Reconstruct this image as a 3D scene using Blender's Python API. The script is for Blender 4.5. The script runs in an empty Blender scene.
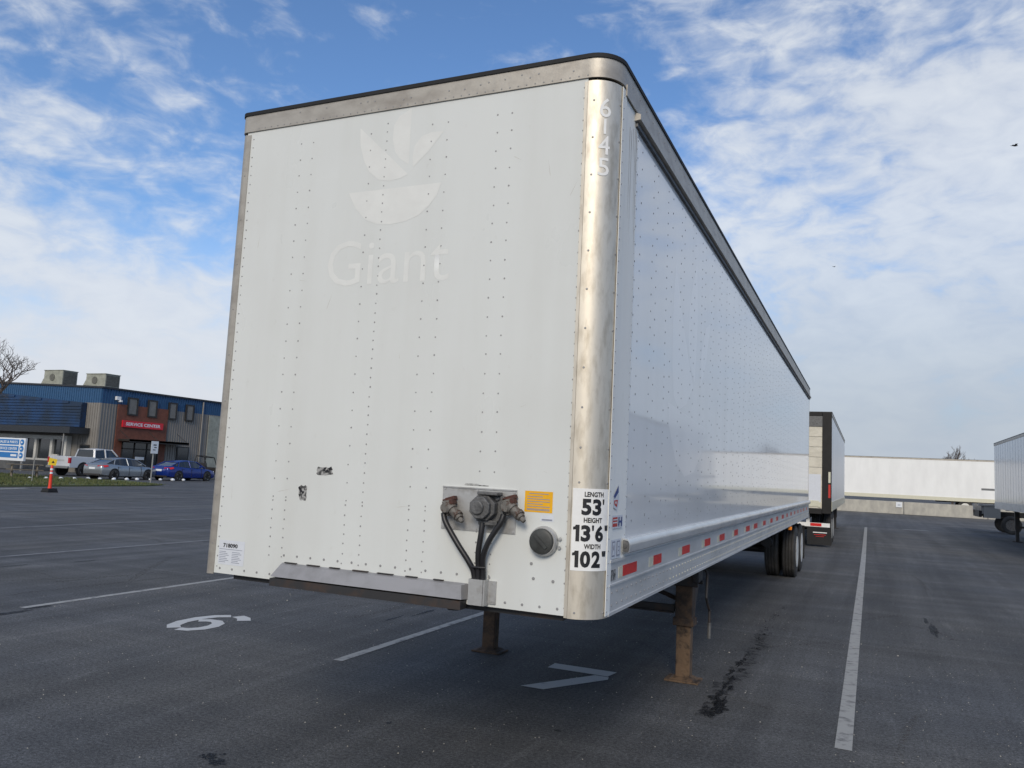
import bpy, bmesh, math, random
from mathutils import Vector, Matrix, noise
R = math.radians
PI = math.pi
random.seed(7)
SC = bpy.context.scene
COL = SC.collection

# ------------------------------------------------------------------ camera
cam_d = bpy.data.cameras.new('camera'); cam = bpy.data.objects.new('camera', cam_d); COL.objects.link(cam)
cr = Vector((0.91458726, 0.40147489, 0.04845674))
cu = Vector((-6.43890510e-04, -1.18381237e-01, 9.92968010e-01))
cf = Vector((-0.40438809, 0.90818709, 0.10801147))
m = Matrix((cr, cu, -cf)).transposed().to_4x4(); m.translation = Vector((2.5324, -3.9603, 1.8406))
cam.matrix_world = m
cam_d.sensor_width = 36; cam_d.lens = 801.25/1024*36
cam_d.clip_start = .05; cam_d.clip_end = 6000
SC.camera = cam

# ------------------------------------------------------------------ light and sky
SUN_EL, SUN_AZ = R(30), R(166)           # azimuth clockwise from +Y
sv = Vector((math.sin(SUN_AZ)*math.cos(SUN_EL), math.cos(SUN_AZ)*math.cos(SUN_EL), math.sin(SUN_EL)))
sd = bpy.data.lights.new('sun', 'SUN'); sd.energy = 1.75; sd.angle = R(20); sd.color = (1, .89, .74)
so = bpy.data.objects.new('sun', sd); COL.objects.link(so); so.rotation_euler = (-sv).to_track_quat('-Z', 'Y').to_euler(); so.location = sv*50

W_ = bpy.data.worlds.new('World'); SC.world = W_; W_.use_nodes = True
nt = W_.node_tree; N = nt.nodes; L = nt.links
for n in list(N): N.remove(n)
def node(t, **k):
    n = N.new(t)
    for a, b in k.items(): setattr(n, a, b)
    return n
def put(sock, v):
    if isinstance(v, bpy.types.NodeSocket): L.new(v, sock)
    else: sock.default_value = v
def mth(op, a, b=None, c=None, clamp=False):
    n = node('ShaderNodeMath', operation=op, use_clamp=clamp); put(n.inputs[0], a)
    if b is not None: put(n.inputs[1], b)
    if c is not None: put(n.inputs[2], c)
    return n.outputs[0]
def ramp01(x, a, b, t='SMOOTHSTEP'):
    n = node('ShaderNodeMapRange', interpolation_type=t, clamp=True) if t == 'LINEAR' else node('ShaderNodeMapRange', interpolation_type=t)
    put(n.inputs[0], x); n.inputs[1].default_value = a; n.inputs[2].default_value = b
    return n.outputs[0]
def mixc(f, a, b):
    n = node('ShaderNodeMix', data_type='RGBA'); put(n.inputs[0], f); put(n.inputs[6], a); put(n.inputs[7], b); return n.outputs[2]
out = node('ShaderNodeOutputWorld'); bg = node('ShaderNodeBackground'); L.new(bg.outputs[0], out.inputs[0])
sky = node('ShaderNodeTexSky', sky_type='NISHITA'); sky.sun_disc = False; sky.sun_elevation = SUN_EL; sky.sun_rotation = SUN_AZ
sky.air_density = 1.0; sky.dust_density = .6; sky.ozone_density = 2.2; sky.altitude = 100
tc = node('ShaderNodeTexCoord'); sx = node('ShaderNodeSeparateXYZ'); L.new(tc.outputs['Generated'], sx.inputs[0])
dx, dy, dz = sx.outputs
zz = mth('ADD', mth('MAXIMUM', dz, 0.0), .07)
px, py = mth('DIVIDE', dx, zz), mth('DIVIDE', dy, zz)
cv = node('ShaderNodeCombineXYZ'); L.new(px, cv.inputs[0]); L.new(py, cv.inputs[1])
def cnoise(scale, detail, rough, dist, sc=(1, 1, 1), rot=0, off=0, dome_=False, tilt=0):
    mp = node('ShaderNodeMapping'); L.new(tc.outputs['Generated'] if dome_ else cv.outputs[0], mp.inputs[0]); mp.inputs['Rotation'].default_value = (0, tilt, rot)
    mp.inputs['Scale'].default_value = sc; mp.inputs['Location'].default_value = (off, off*.7, 0)
    n = node('ShaderNodeTexNoise'); n.inputs['Scale'].default_value = scale; n.inputs['Detail'].default_value = detail
    n.inputs['Roughness'].default_value = rough; n.inputs['Distortion'].default_value = dist
    L.new(mp.outputs[0], n.inputs['Vector']); return n.outputs['Fac']
def blob(d, a, b, w):            # cover bias round a fixed sky direction
    v = Vector(d).normalized()
    n = node('ShaderNodeVectorMath', operation='DOT_PRODUCT'); L.new(tc.outputs['Generated'], n.inputs[0]); n.inputs[1].default_value = v
    return mth('MULTIPLY', ramp01(n.outputs['Value'], math.cos(R(b)), math.cos(R(a))), w)
n_big = cnoise(.55, 3, .5, .4, (1, 1, 1), .3, 3.1)
n_wisp = cnoise(5.2, 10, .64, .6, (1.0, 1.0, 2.3), 0, 1.7, True, .22)
n_cell = cnoise(19, 5, .55, .45, (1.0, 1.0, 2.0), 0, 4.2, True, .35)
dens = mth('ADD', mth('MULTIPLY', n_big, .50), mth('MULTIPLY', n_wisp, .85))
dens = mth('ADD', dens, mth('MULTIPLY', n_cell, .68))
for d, a, b, w in (((.02, .96, .22), 5, 21, .25), ((-.80, .6, .12), 4, 19, .16), ((.16, .9, .42), 2, 13, .10), ((-.15, .86, .48), 2, 9, .10), ((-.8, .42, .42), 2, 16, .10),
                   ((-.42, .77, .52), 4, 16, -.05), ((-.24, .92, .36), 1, 7, -.12), ((-.2, -.8, .45), 10, 75, .28), ((-.74, .62, .29), 1, 7, -.12), ((-.6, .6, .5), 2, 12, .05)):
    dens = mth('ADD', dens, blob(d, a, b, w))
lowm = ramp01(dz, .34, .05)
dens = mth('ADD', dens, mth('MULTIPLY', lowm, .16))
fac = ramp01(dens, .92, 1.38)
fac = mth('MULTIPLY', fac, .84)
shade = ramp01(mth('ADD', mth('MULTIPLY', n_cell, .6), mth('MULTIPLY', n_wisp, .4)), .3, .7)
cloud = mixc(shade, (5.6, 6.1, 7.0, 1), (7.5, 7.8, 8.1, 1))
# low, hazy band: blue-grey to the north-east, paler to the west
east = ramp01(dx, -.55, -.05)
lowc = mixc(east, (6.6, 6.9, 7.5, 1), (3.9, 4.5, 5.3, 1))
cloud = mixc(mth('MULTIPLY', lowm, .72), cloud, lowc)
skyb = mixc(1.0, sky.outputs[0], sky.outputs[0])
tint = node('ShaderNodeMix', data_type='RGBA', blend_type='MULTIPLY'); tint.inputs[0].default_value = 1; L.new(sky.outputs[0], tint.inputs[6]); tint.inputs[7].default_value = (1.00, 1.22, 1.46, 1)
base = mixc(mth('MULTIPLY', ramp01(dz, .30, .02), .95), tint.outputs[2], lowc)
L.new(mixc(fac, base, cloud), bg.inputs[0]); bg.inputs[1].default_value = .09

SC.view_settings.view_transform = 'Standard'; SC.view_settings.look = 'None'; SC.view_settings.gamma = 1
SC.view_settings.use_curve_mapping = False
SC.view_settings.exposure = 0.24

# ------------------------------------------------------------------ materials
def mat(name, col, rough=.6, metal=0, var=0, vscale=3, bump=0, bscale=40, col2=None, spec=.5, lo=.35, hi=.65, vsc=(1, 1, 1), emit=None, detail=5, alpha=None):
    M = bpy.data.materials.new(name); M.use_nodes = True
    t = M.node_tree; b = t.nodes['Principled BSDF']
    b.inputs['Roughness'].default_value = rough; b.inputs['Metallic'].default_value = metal
    b.inputs['Specular IOR Level'].default_value = spec
    c = (*col, 1); b.inputs['Base Color'].default_value = c
    tcx = t.nodes.new('ShaderNodeTexCoord')
    if col2 is not None or var:
        if col2 is None: col2 = tuple(x*(1-var) for x in col)
        mp = t.nodes.new('ShaderNodeMapping'); mp.inputs['Scale'].default_value = vsc; t.links.new(tcx.outputs['Object'], mp.inputs[0])
        n = t.nodes.new('ShaderNodeTexNoise'); n.inputs['Scale'].default_value = vscale; n.inputs['Detail'].default_value = detail; n.inputs['Roughness'].default_value = .6
        t.links.new(mp.outputs[0], n.inputs['Vector'])
        r = t.nodes.new('ShaderNodeMapRange'); r.inputs[1].default_value = lo; r.inputs[2].default_value = hi; t.links.new(n.outputs['Fac'], r.inputs[0])
        mx = t.nodes.new('ShaderNodeMix'); mx.data_type = 'RGBA'; t.links.new(r.outputs[0], mx.inputs[0]); mx.inputs[6].default_value = c; mx.inputs[7].default_value = (*col2, 1)
        t.links.new(mx.outputs[2], b.inputs['Base Color'])
    if bump:
        n2 = t.nodes.new('ShaderNodeTexNoise'); n2.inputs['Scale'].default_value = bscale; n2.inputs['Detail'].default_value = 4; t.links.new(tcx.outputs['Object'], n2.inputs['Vector'])
        bp = t.nodes.new('ShaderNodeBump'); bp.inputs['Strength'].default_value = bump; bp.inputs['Distance'].default_value = .02
        t.links.new(n2.outputs['Fac'], bp.inputs['Height']); t.links.new(bp.outputs[0], b.inputs['Normal'])
    if emit: b.inputs['Emission Color'].default_value = (*emit[0], 1); b.inputs['Emission Strength'].default_value = emit[1]
    return M

def asphalt_mat():
    M = bpy.data.materials.new('asphalt'); M.use_nodes = True; t = M.node_tree; b = t.nodes['Principled BSDF']
    tcx = t.nodes.new('ShaderNodeTexCoord')
    def nz(scale, detail=4, rough=.55, sc=(1, 1, 1), rot=0, dist=0):
        mp = t.nodes.new('ShaderNodeMapping'); mp.inputs['Scale'].default_value = sc; mp.inputs['Rotation'].default_value = (0, 0, rot); t.links.new(tcx.outputs['Object'], mp.inputs[0])
        n = t.nodes.new('ShaderNodeTexNoise'); n.inputs['Scale'].default_value = scale; n.inputs['Detail'].default_value = detail; n.inputs['Roughness'].default_value = rough; n.inputs['Distortion'].default_value = dist
        t.links.new(mp.outputs[0], n.inputs['Vector']); return n.outputs['Fac']
    def mr(x, a, b_, c, d):
        r = t.nodes.new('ShaderNodeMapRange'); t.links.new(x, r.inputs[0])
        for i, v in enumerate((a, b_, c, d)): r.inputs[i+1].default_value = v
        return r.outputs[0]
    def mul(a, b_):
        n = t.nodes.new('ShaderNodeMath'); n.operation = 'MULTIPLY'; t.links.new(a, n.inputs[0]); t.links.new(b_, n.inputs[1]); return n.outputs[0]
    f = mr(nz(.22, 3), .3, .7, .78, 1.22)
    f = mul(f, mr(nz(1.3, 5, .6), .3, .7, .86, 1.14))
    f = mul(f, mr(nz(.9, 5, .65, (1.9, .07, 1), .12, .4), .38, .7, .84, 1.32))      # tyre sweeps along the slots
    f = mul(f, mr(nz(.8, 5, .65, (.07, 1.7, 1), .30, .6), .46, .74, .93, 1.32))      # sweeps across
    f = mul(f, mr(nz(38, 3, .8), .32, .68, .45, 1.60))
    f = mul(f, mr(nz(110, 2, .8), .52, .72, .88, 2.1))
    f = mul(f, mr(nz(2.2, 6, .7, (1.5, .16, 1), -.25, .8), .60, .72, 1, 1.35))
    f = mul(f, mr(nz(1.1, 6, .7, (.2, 2.6, 1), .08, .5), .60, .70, 1, .78))
    f = mul(f, mr(nz(14, 4, .7), .62, .74, 1, 1.5))
    mx = t.nodes.new('ShaderNodeMix'); mx.data_type = 'RGBA'; t.links.new(mr(nz(.35, 3), .35, .7, 0, 1), mx.inputs[0])
    mx.inputs[6].default_value = (.078, .0815, .087, 1); mx.inputs[7].default_value = (.092, .091, .088, 1)
    vm = t.nodes.new('ShaderNodeVectorMath'); vm.operation = 'SCALE'; t.links.new(mx.outputs[2], vm.inputs[0]); t.links.new(f, vm.inputs['Scale'])
    t.links.new(vm.outputs[0], b.inputs['Base Color'])
    b.inputs['Roughness'].default_value = .82; b.inputs['Specular IOR Level'].default_value = .35
    bp = t.nodes.new('ShaderNodeBump'); bp.inputs['Strength'].default_value = .9; bp.inputs['Distance'].default_value = .008
    t.links.new(nz(70, 4, .7), bp.inputs['Height']); t.links.new(bp.outputs[0], b.inputs['Normal'])
    return M

def panel_mat(name, col, rough, dirt, wav=.22):
    """painted or laminated trailer skin: slight waviness, faint vertical streaks of grime"""
    M = bpy.data.materials.new(name); M.use_nodes = True; t = M.node_tree; b = t.nodes['Principled BSDF']
    tcx = t.nodes.new('ShaderNodeTexCoord')
    def nz(scale, sc, detail=4, dist=0):
        mp = t.nodes.new('ShaderNodeMapping'); mp.inputs['Scale'].default_value = sc; t.links.new(tcx.outputs['Object'], mp.inputs[0])
        n = t.nodes.new('ShaderNodeTexNoise'); n.inputs['Scale'].default_value = scale; n.inputs['Detail'].default_value = detail; n.inputs['Distortion'].default_value = dist
        t.links.new(mp.outputs[0], n.inputs['Vector']); return n.outputs['Fac']
    def mr(x, a, b_, c, d):
        r = t.nodes.new('ShaderNodeMapRange'); t.links.new(x, r.inputs[0])
        for i, v in enumerate((a, b_, c, d)): r.inputs[i+1].default_value = v
        return r.outputs[0]
    a = mr(nz(4, (1, 1, .10), 6), .42, .72, 0, dirt)
    a2 = mr(nz(1.2, (1, 1, 1), 5), .5, .75, 0, dirt*.7)
    a3 = mr(nz(22, (1, 1, .6), 3), .66, .74, 0, dirt*.6)
    ad = t.nodes.new('ShaderNodeMath'); ad.operation = 'ADD'; t.links.new(a, ad.inputs[0]); t.links.new(a2, ad.inputs[1])
    ae = t.nodes.new('ShaderNodeMath'); ae.operation = 'ADD'; t.links.new(ad.outputs[0], ae.inputs[0]); t.links.new(a3, ae.inputs[1])
    mx = t.nodes.new('ShaderNodeMix'); mx.data_type = 'RGBA'; t.links.new(ae.outputs[0], mx.inputs[0]); mx.inputs[6].default_value = (*col, 1); mx.inputs[7].default_value = (.42, .41, .36, 1)
    t.links.new(mx.outputs[2], b.inputs['Base Color'])
    t.links.new(mr(nz(3, (1, 1, .5), 4), .3, .7, rough*.75, rough*1.35), b.inputs['Roughness'])
    bp = t.nodes.new('ShaderNodeBump'); bp.inputs['Strength'].default_value = wav; bp.inputs['Distance'].default_value = .003
    t.links.new(nz(2.3, (1, 1, .8), 2), bp.inputs['Height']); t.links.new(bp.outputs[0], b.inputs['Normal'])
    return M

def worn_paint(name, col, lo=.60, hi=.72, sc=9):
    M = mat(name, col, .75, col2=(.06, .06, .065), vscale=sc, lo=lo, hi=hi, detail=8, bump=.25, bscale=70)
    return M

M_ = {}
M_['asphalt'] = asphalt_mat()
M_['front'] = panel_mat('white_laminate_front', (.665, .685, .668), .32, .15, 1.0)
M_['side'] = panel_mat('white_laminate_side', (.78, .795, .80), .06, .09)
M_['strip'] = panel_mat('white_edge_strip', (.86, .86, .82), .6, .15)
M_['far_white'] = mat('white_trailer_skin', (.86, .865, .85), .35, var=.08, vscale=1.5, vsc=(1, 1, .3), bump=.1, bscale=3)
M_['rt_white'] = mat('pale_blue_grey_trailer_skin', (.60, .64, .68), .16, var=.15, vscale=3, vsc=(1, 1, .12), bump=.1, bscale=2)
M_['rivet'] = mat('rivet_steel', (.30, .30, .30), .55, .3)
M_['rivet_far'] = mat('rivet_paint', (.20, .21, .22), .5, .1)
M_['alu'] = mat('weathered_aluminium', (.68, .63, .54), .52, .70, col2=(.48, .43, .35), vscale=13, vsc=(1.6, 1.6, .5), lo=.46, hi=.72, bump=.03, bscale=12)
M_['alu_rail'] = mat('aluminium_rail', (.44, .41, .36), .50, .45, col2=(.30, .27, .235), vscale=9, vsc=(.5, .5, 1), lo=.45, hi=.75, bump=.08, bscale=30)
M_['alu_side'] = mat('aluminium_bottom_rail', (.62, .63, .63), .42, .3, col2=(.47, .48, .48), vscale=5, vsc=(1, .3, 1), lo=.45, hi=.75)
M_['tube'] = mat('bright_rub_rail', (.72, .74, .75), .25, .4, var=.25, vscale=6, vsc=(1, .3, 1))
M_['black'] = mat('black_rubber_edge', (.012, .012, .013), .75, var=.4)
M_['dark'] = mat('dark_channel', (.07, .065, .06), .55, .3, var=.4)
M_['under'] = mat('black_chassis_paint', (.03, .03, .032), .6, .1, col2=(.075, .045, .03), vscale=6, lo=.5, hi=.75)
M_['rust'] = mat('rusty_steel', (.10, .062, .038), .75, .1, col2=(.035, .025, .02), vscale=9, lo=.4, hi=.62, bump=.3, bscale=40)
M_['rust_sunlit'] = mat('sunlit_rusty_steel', (.165, .105, .062), .75, .1, col2=(.04, .028, .02), vscale=11, lo=.48, hi=.66, bump=.3, bscale=40)  # rusty steel with warm sunlight put into its colour, for the right leg
M_['tyre'] = mat('tyre_rubber', (.030, .029, .028), .8, col2=(.075, .07, .065), vscale=5, lo=.45, hi=.8, bump=.2, bscale=40)
M_['rim'] = mat('white_painted_rim', (.78, .77, .72), .45, .1, col2=(.3, .25, .2), vscale=9, lo=.55, hi=.75)
M_['alloy'] = mat('alloy_rim', (.55, .55, .56), .3, .8)
M_['cast'] = mat('cast_grey_metal', (.15, .15, .15), .55, .4, col2=(.08, .08, .08), vscale=20, lo=.45, hi=.7, bump=.25, bscale=60)
M_['cast_warm'] = mat('oxidised_coupler', (.17, .16, .145), .6, .4, col2=(.085, .05, .035), vscale=28, lo=.5, hi=.62, bump=.3, bscale=60)
M_['holder_dark'] = mat('dark_grey_cap', (.055, .058, .055), .5, var=.4, vscale=20)
M_['red_rust'] = mat('red_rusted_cap', (.10, .03, .018), .7, .1, col2=(.05, .03, .025), vscale=40)
M_['plate'] = mat('dull_aluminium_plate', (.50, .50, .49), .4, .5, col2=(.30, .28, .25), vscale=12, lo=.5, hi=.75, bump=.1, bscale=30)
M_['hose'] = mat('black_hose', (.018, .018, .02), .42, var=.3, vscale=20)
M_['bolster'] = mat('grey_bolster_plate', (.29, .29, .305), .5, .2, col2=(.21, .21, .215), vscale=6, lo=.45, hi=.75)
M_['white'] = mat('white_sticker', (.86, .86, .84), .4, var=.08, vscale=14)
M_['ink'] = mat('black_ink', (.012, .012, .014), .45)
M_['ink_far'] = mat('grey_ink', (.25, .27, .34), .6)
M_['yellow'] = mat('orange_yellow_sticker', (.84, .43, .005), .5, var=.08, vscale=20)
M_['ghost'] = mat('cleaner_white_where_a_logo_was', (.73, .74, .715), .42, var=.06, vscale=8)
M_['ghost_side'] = panel_mat('cleaner_white_on_the_side', (.83, .84, .84), .13, .03)
M_['refl_red'] = mat('red_reflective_tape', (.72, .02, .018), .35, var=.2, vscale=25)
M_['refl_white'] = mat('cream_reflective_tape', (.68, .66, .52), .4, var=.2, vscale=25)
M_['blue_ink'] = mat('dark_blue_ink', (.02, .05, .22), .5)
M_['red_ink'] = mat('red_ink', (.5, .03, .02), .5)
M_['torn'] = mat('torn_grey_sticker', (.36, .36, .35), .7, col2=(.06, .06, .06), vscale=40, lo=.45, hi=.55)
M_['line'] = worn_paint('worn_white_line_paint', (.36, .36, .345), .50, .76, 9)
M_['line_old'] = worn_paint('faded_line_paint', (.21, .215, .22), .5, .75, 4)
M_['digit'] = worn_paint('white_slot_number_paint', (.52, .53, .53), .62, .8, 11)
M_['stain'] = mat('oil_soaked_asphalt', (.007, .007, .008), .8, var=.4, vscale=30, spec=.1)
def thin(name, col, dens_lo, dens_hi, sc, rough):
    M = mat(name, col, rough, spec=.2); t = M.node_tree; b = t.nodes['Principled BSDF']; o_ = t.nodes['Material Output']
    tr = t.nodes.new('ShaderNodeBsdfTransparent'); mx = t.nodes.new('ShaderNodeMixShader'); tcx = t.nodes.new('ShaderNodeTexCoord')
    n = t.nodes.new('ShaderNodeTexNoise'); n.inputs['Scale'].default_value = sc; n.inputs['Detail'].default_value = 6; n.inputs['Roughness'].default_value = .7; t.links.new(tcx.outputs['Object'], n.inputs['Vector'])
    r = t.nodes.new('ShaderNodeMapRange'); r.inputs[1].default_value = dens_lo; r.inputs[2].default_value = dens_hi; t.links.new(n.outputs['Fac'], r.inputs[0])
    t.links.new(r.outputs[0], mx.inputs[0]); t.links.new(tr.outputs[0], mx.inputs[1]); t.links.new(b.outputs[0], mx.inputs[2]); t.links.new(mx.outputs[0], o_.inputs[0]); return M
M_['stain'] = thin('oil_soaked_asphalt', (.012, .012, .013), .38, .60, 45, .6)
M_['damp'] = thin('damp_asphalt', (.03, .03, .031), .44, .78, 9, .6)
M_['scuff'] = thin('pale_scuff', (.13, .125, .115), .50, .72, 26, .9)
M_['grass'] = mat('lawn', (.075, .105, .03), .9, col2=(.11, .11, .045), vscale=1.2, bump=.5, bscale=20)
M_['conc'] = mat('pale_concrete', (.46, .44, .38), .85, col2=(.34, .325, .29), vscale=2.5, vsc=(1, 1, .5), bump=.2, bscale=14)
M_['bluemetal'] = mat('blue_wall_metal', (.028, .095, .21), .45, .1, var=.15)
M_['greymetal'] = mat('taupe_wall_metal', (.25, .235, .215), .55, .1, var=.12, vscale=1)
M_['bluedark'] = mat('deep_blue_slats', (.010, .048, .14), .5, .1, col2=(.012, .030, .065), vscale=.6, lo=.4, hi=.6)
M_['roof'] = mat('dark_roof_trim', (.022, .025, .03), .5)
M_['brick'] = mat('reddish_brown_panel', (.19, .065, .038), .7, var=.25, vscale=3)
M_['glass'] = mat('dark_window_glass', (.02, .025, .03), .06, 0, spec=.8)
M_['shade_glass'] = mat('window_with_grey_blind', (.13, .125, .12), .15, 0, spec=.8, var=.3, vscale=2)
M_['signred'] = mat('red_sign_board', (.62, .015, .03), .4)
M_['frame'] = mat('dark_bronze_frame', (.025, .022, .02), .5)
M_['offwhite'] = mat('off_white_frame', (.60, .60, .57), .6, var=.15)
M_['dimwall'] = mat('grey_block_wall', (.11, .115, .12), .8, var=.3, vscale=3)
M_['signwhite'] = mat('white_sign_face', (.72, .75, .78), .4)
M_['signblue'] = mat('bright_blue_sign_panel', (.02, .17, .46), .4)
M_['hvac'] = mat('beige_grey_unit_casing', (.36, .37, .31), .6, var=.3, vscale=3)
M_['hvac_dark'] = mat('unit_louvres', (.15, .15, .13), .7, var=.4, vscale=6)
M_['carwhite'] = mat('white_car_paint', (.72, .72, .72), .2, 0, spec=.6)
M_['carsilver'] = mat('silver_car_paint', (.30, .325, .35), .25, .6)
M_['carblue'] = mat('blue_car_paint', (.006, .028, .20), .2, .2, spec=.7)
M_['tail'] = mat('red_tail_lamp', (.55, .01, .02), .25)
M_['orange'] = mat('orange_plastic', (.78, .045, .015), .5, var=.1)
M_['yel2'] = mat('yellow_sign_plate', (.78, .55, .02), .5)
M_['wood'] = mat('weathered_wood', (.20, .17, .13), .8, var=.3, vscale=5)
M_['bark'] = mat('grey_bark', (.10, .08, .07), .9, var=.3, vscale=4)
M_['post'] = mat('galvanised_post', (.30, .30, .29), .5, .5)
M_['feather'] = mat('dark_feathers', (.03, .03, .035), .8)
M_['door'] = mat('cream_roll_door', (.66, .62, .52), .45, col2=(.48, .45, .37), vscale=3, vsc=(1, 1, 2), lo=.45, hi=.8)
M_['framedark'] = mat('dark_rear_frame', (.014, .013, .013), .55, .3, var=.4, vscale=6)
M_['amber'] = mat('amber_glint_colour', (.8, .25, .02), .3)  # orange light on rusty metal, painted as a plain amber colour
M_['grime'] = mat('grey_grime', (.40, .38, .34), .7, col2=(.60, .59, .55), vscale=12)
M_['paper'] = mat('faded_paper_label', (.66, .69, .74), .5, var=.06, vscale=30)

# ------------------------------------------------------------------ helpers
def new(): return bmesh.new()
def box(bm, x0, x1, y0, y1, z0, z1, mi=0):
    v = [bm.verts.new((x, y, z)) for x in (x0, x1) for y in (y0, y1) for z in (z0, z1)]
    for f in ((0, 1, 3, 2), (4, 6, 7, 5), (0, 4, 5, 1), (2, 3, 7, 6), (0, 2, 6, 4), (1, 5, 7, 3)):
        bm.faces.new([v[i] for i in f]).material_index = mi
def ring_loft(bm, rings, mi=0, caps=True, closed=True):
    vs = [[bm.verts.new(p) for p in r] for r in rings]
    n = len(vs[0])
    for a, b in zip(vs, vs[1:]):
        for i in range(n if closed else n-1):
            j = (i+1) % n
            bm.faces.new((a[i], a[j], b[j], b[i])).material_index = mi
    if caps and closed:
        bm.faces.new(list(reversed(vs[0]))).material_index = mi; bm.faces.new(vs[-1]).material_index = mi
    return vs
def frame_at(t):
    t = t.normalized(); a = Vector((0, 0, 1)) if abs(t.z) < .9 else Vector((1, 0, 0))
    u = t.cross(a).normalized(); return u, t.cross(u).normalized()
def tube(bm, pts, r, n=8, mi=0):
    pts = [Vector(p) for p in pts]; rs = r if isinstance(r, (list, tuple)) else [r]*len(pts)
    rings = []; u = None
    for i, p in enumerate(pts):
        t = (pts[min(i+1, len(pts)-1)]-pts[max(i-1, 0)]).normalized()
        if u is None: u, v = frame_at(t)
        else:
            u = (u-t*u.dot(t)).normalized(); v = t.cross(u)
        rings.append([p+(u*math.cos(2*PI*k/n)+v*math.sin(2*PI*k/n))*rs[i] for k in range(n)])
    ring_loft(bm, rings, mi)
def lathe(bm, prof, center, axis='x', n=32, mi=0):
    """prof: list of (along, radius)"""
    c = Vector(center); rings = []
    ax = {'x': (Vector((1, 0, 0)), Vector((0, 1, 0)), Vector((0, 0, 1))), 'y': (Vector((0, 1, 0)), Vector((0, 0, 1)), Vector((1, 0, 0))), 'z': (Vector((0, 0, 1)), Vector((1, 0, 0)), Vector((0, 1, 0)))}[axis]
    for a, r in prof:
        rings.append([c+ax[0]*a+(ax[1]*math.cos(2*PI*k/n)+ax[2]*math.sin(2*PI*k/n))*max(r, 1e-4) for k in range(n)])
    ring_loft(bm, rings, mi)
def prism(bm, pts, depth, mi=0):
    """closed outline of 3D points, extruded by vector depth"""
    ring_loft(bm, [[Vector(p) for p in pts], [Vector(p)+Vector(depth) for p in pts]], mi)
def dome(bm, p, nrm, r, h, n=6, mi=0):
    p = Vector(p); nrm = Vector(nrm).normalized(); u, v = frame_at(nrm)
    rr = [[bm.verts.new(p+(u*math.cos(2*PI*k/n)+v*math.sin(2*PI*k/n))*r*f+nrm*h*g) for k in range(n)] for f, g in ((1, 0), (.8, .7))]
    for k in range(n): bm.faces.new((rr[0][k], rr[0][(k+1) % n], rr[1][(k+1) % n], rr[1][k])).material_index = mi
    bm.faces.new(rr[1]).material_index = mi
def obj(name, bm, mats, parent=None, bevel=0, sharp=38, label=None, loc=None, fix=True):
    if fix: bmesh.ops.recalc_face_normals(bm, faces=bm.faces)
    me = bpy.data.meshes.new(name); bm.to_mesh(me); bm.free()
    for mm in (mats if isinstance(mats, (list, tuple)) else [mats]): me.materials.append(M_[mm] if isinstance(mm, str) else mm)
    if sharp:
        me.polygons.foreach_set('use_smooth', [True]*len(me.polygons)); me.set_sharp_from_angle(angle=R(sharp))
    o = bpy.data.objects.new(name, me); COL.objects.link(o)
    if parent: o.parent = parent
    if loc: o.location = loc
    if bevel:
        b = o.modifiers.new('bevel', 'BEVEL'); b.width = bevel; b.segments = 2; b.limit_method = 'ANGLE'; b.angle_limit = R(40)
    if label: o['label'] = label
    return o
def thing(name, label, cat, loc=(0, 0, 0), rz=0, group=None):
    o = bpy.data.objects.new(name, None); COL.objects.link(o); o.location = loc; o.rotation_euler = (0, 0, rz); o.empty_display_size = .3
    o['label'] = label; o['category'] = cat
    if group: o['group'] = group
    return o
def tag(o, label, cat, group=None):
    o['label'] = label; o['category'] = cat
    if group: o['group'] = group
    return o
def struct(o): o['kind'] = 'structure'; return o
def copy_tree(o, parent=None):
    c = o.copy(); COL.objects.link(c)
    if parent: c.parent = parent
    for ch in [k for k in bpy.data.objects if k.parent == o]: copy_tree(ch, c)
    return c
def text_bm(s, u0, v0, w, h, fn, bold=.0, mi=0, cuts=None):
    """flat lettering fitted to the box u0..u0+w, v0..v0+h and laid on a surface by fn(u, v)"""
    cu_ = bpy.data.curves.new('t', 'FONT'); cu_.body = s; cu_.size = 1; cu_.offset = bold; cu_.resolution_u = 3
    to = bpy.data.objects.new('t', cu_); COL.objects.link(to)
    me = bpy.data.meshes.new_from_object(to)
    bpy.data.objects.remove(to); bpy.data.curves.remove(cu_)
    bm = bmesh.new(); bm.from_mesh(me); bpy.data.meshes.remove(me)
    xs = [v.co.x for v in bm.verts]; ys = [v.co.y for v in bm.verts]
    ax, bx, ay, by = min(xs), max(xs), min(ys), max(ys)
    for v in bm.verts: v.co = Vector((u0+(v.co.x-ax)/(bx-ax)*w, v0+(v.co.y-ay)/(by-ay)*h, 0))
    if cuts:
        for c in cuts: bmesh.ops.bisect_plane(bm, geom=bm.verts[:]+bm.edges[:]+bm.faces[:], plane_co=(c, 0, 0), plane_no=(1, 0, 0))
    for v in bm.verts: v.co = Vector(fn(v.co.x, v.co.y))
    for f in bm.faces: f.material_index = mi
    return bm
def join(a, b):
    me = bpy.data.meshes.new('j'); b.to_mesh(me); b.free(); a.from_mesh(me); bpy.data.meshes.remove(me); return a
def flat_poly(bm, pts, mi=0):
    f = bm.faces.new([bm.verts.new(p) for p in pts]); f.material_index = mi
def sheet(fn, u0, u1, v0, v1, nu=1, bm=None, mi=0):
    bm = bm or new()
    g = [[bm.verts.new(fn(u0+(u1-u0)*i/nu, v)) for v in (v0, v1)] for i in range(nu+1)]
    for a, b in zip(g, g[1:]): bm.faces.new((a[0], b[0], b[1], a[1])).material_index = mi
    return bm
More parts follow.
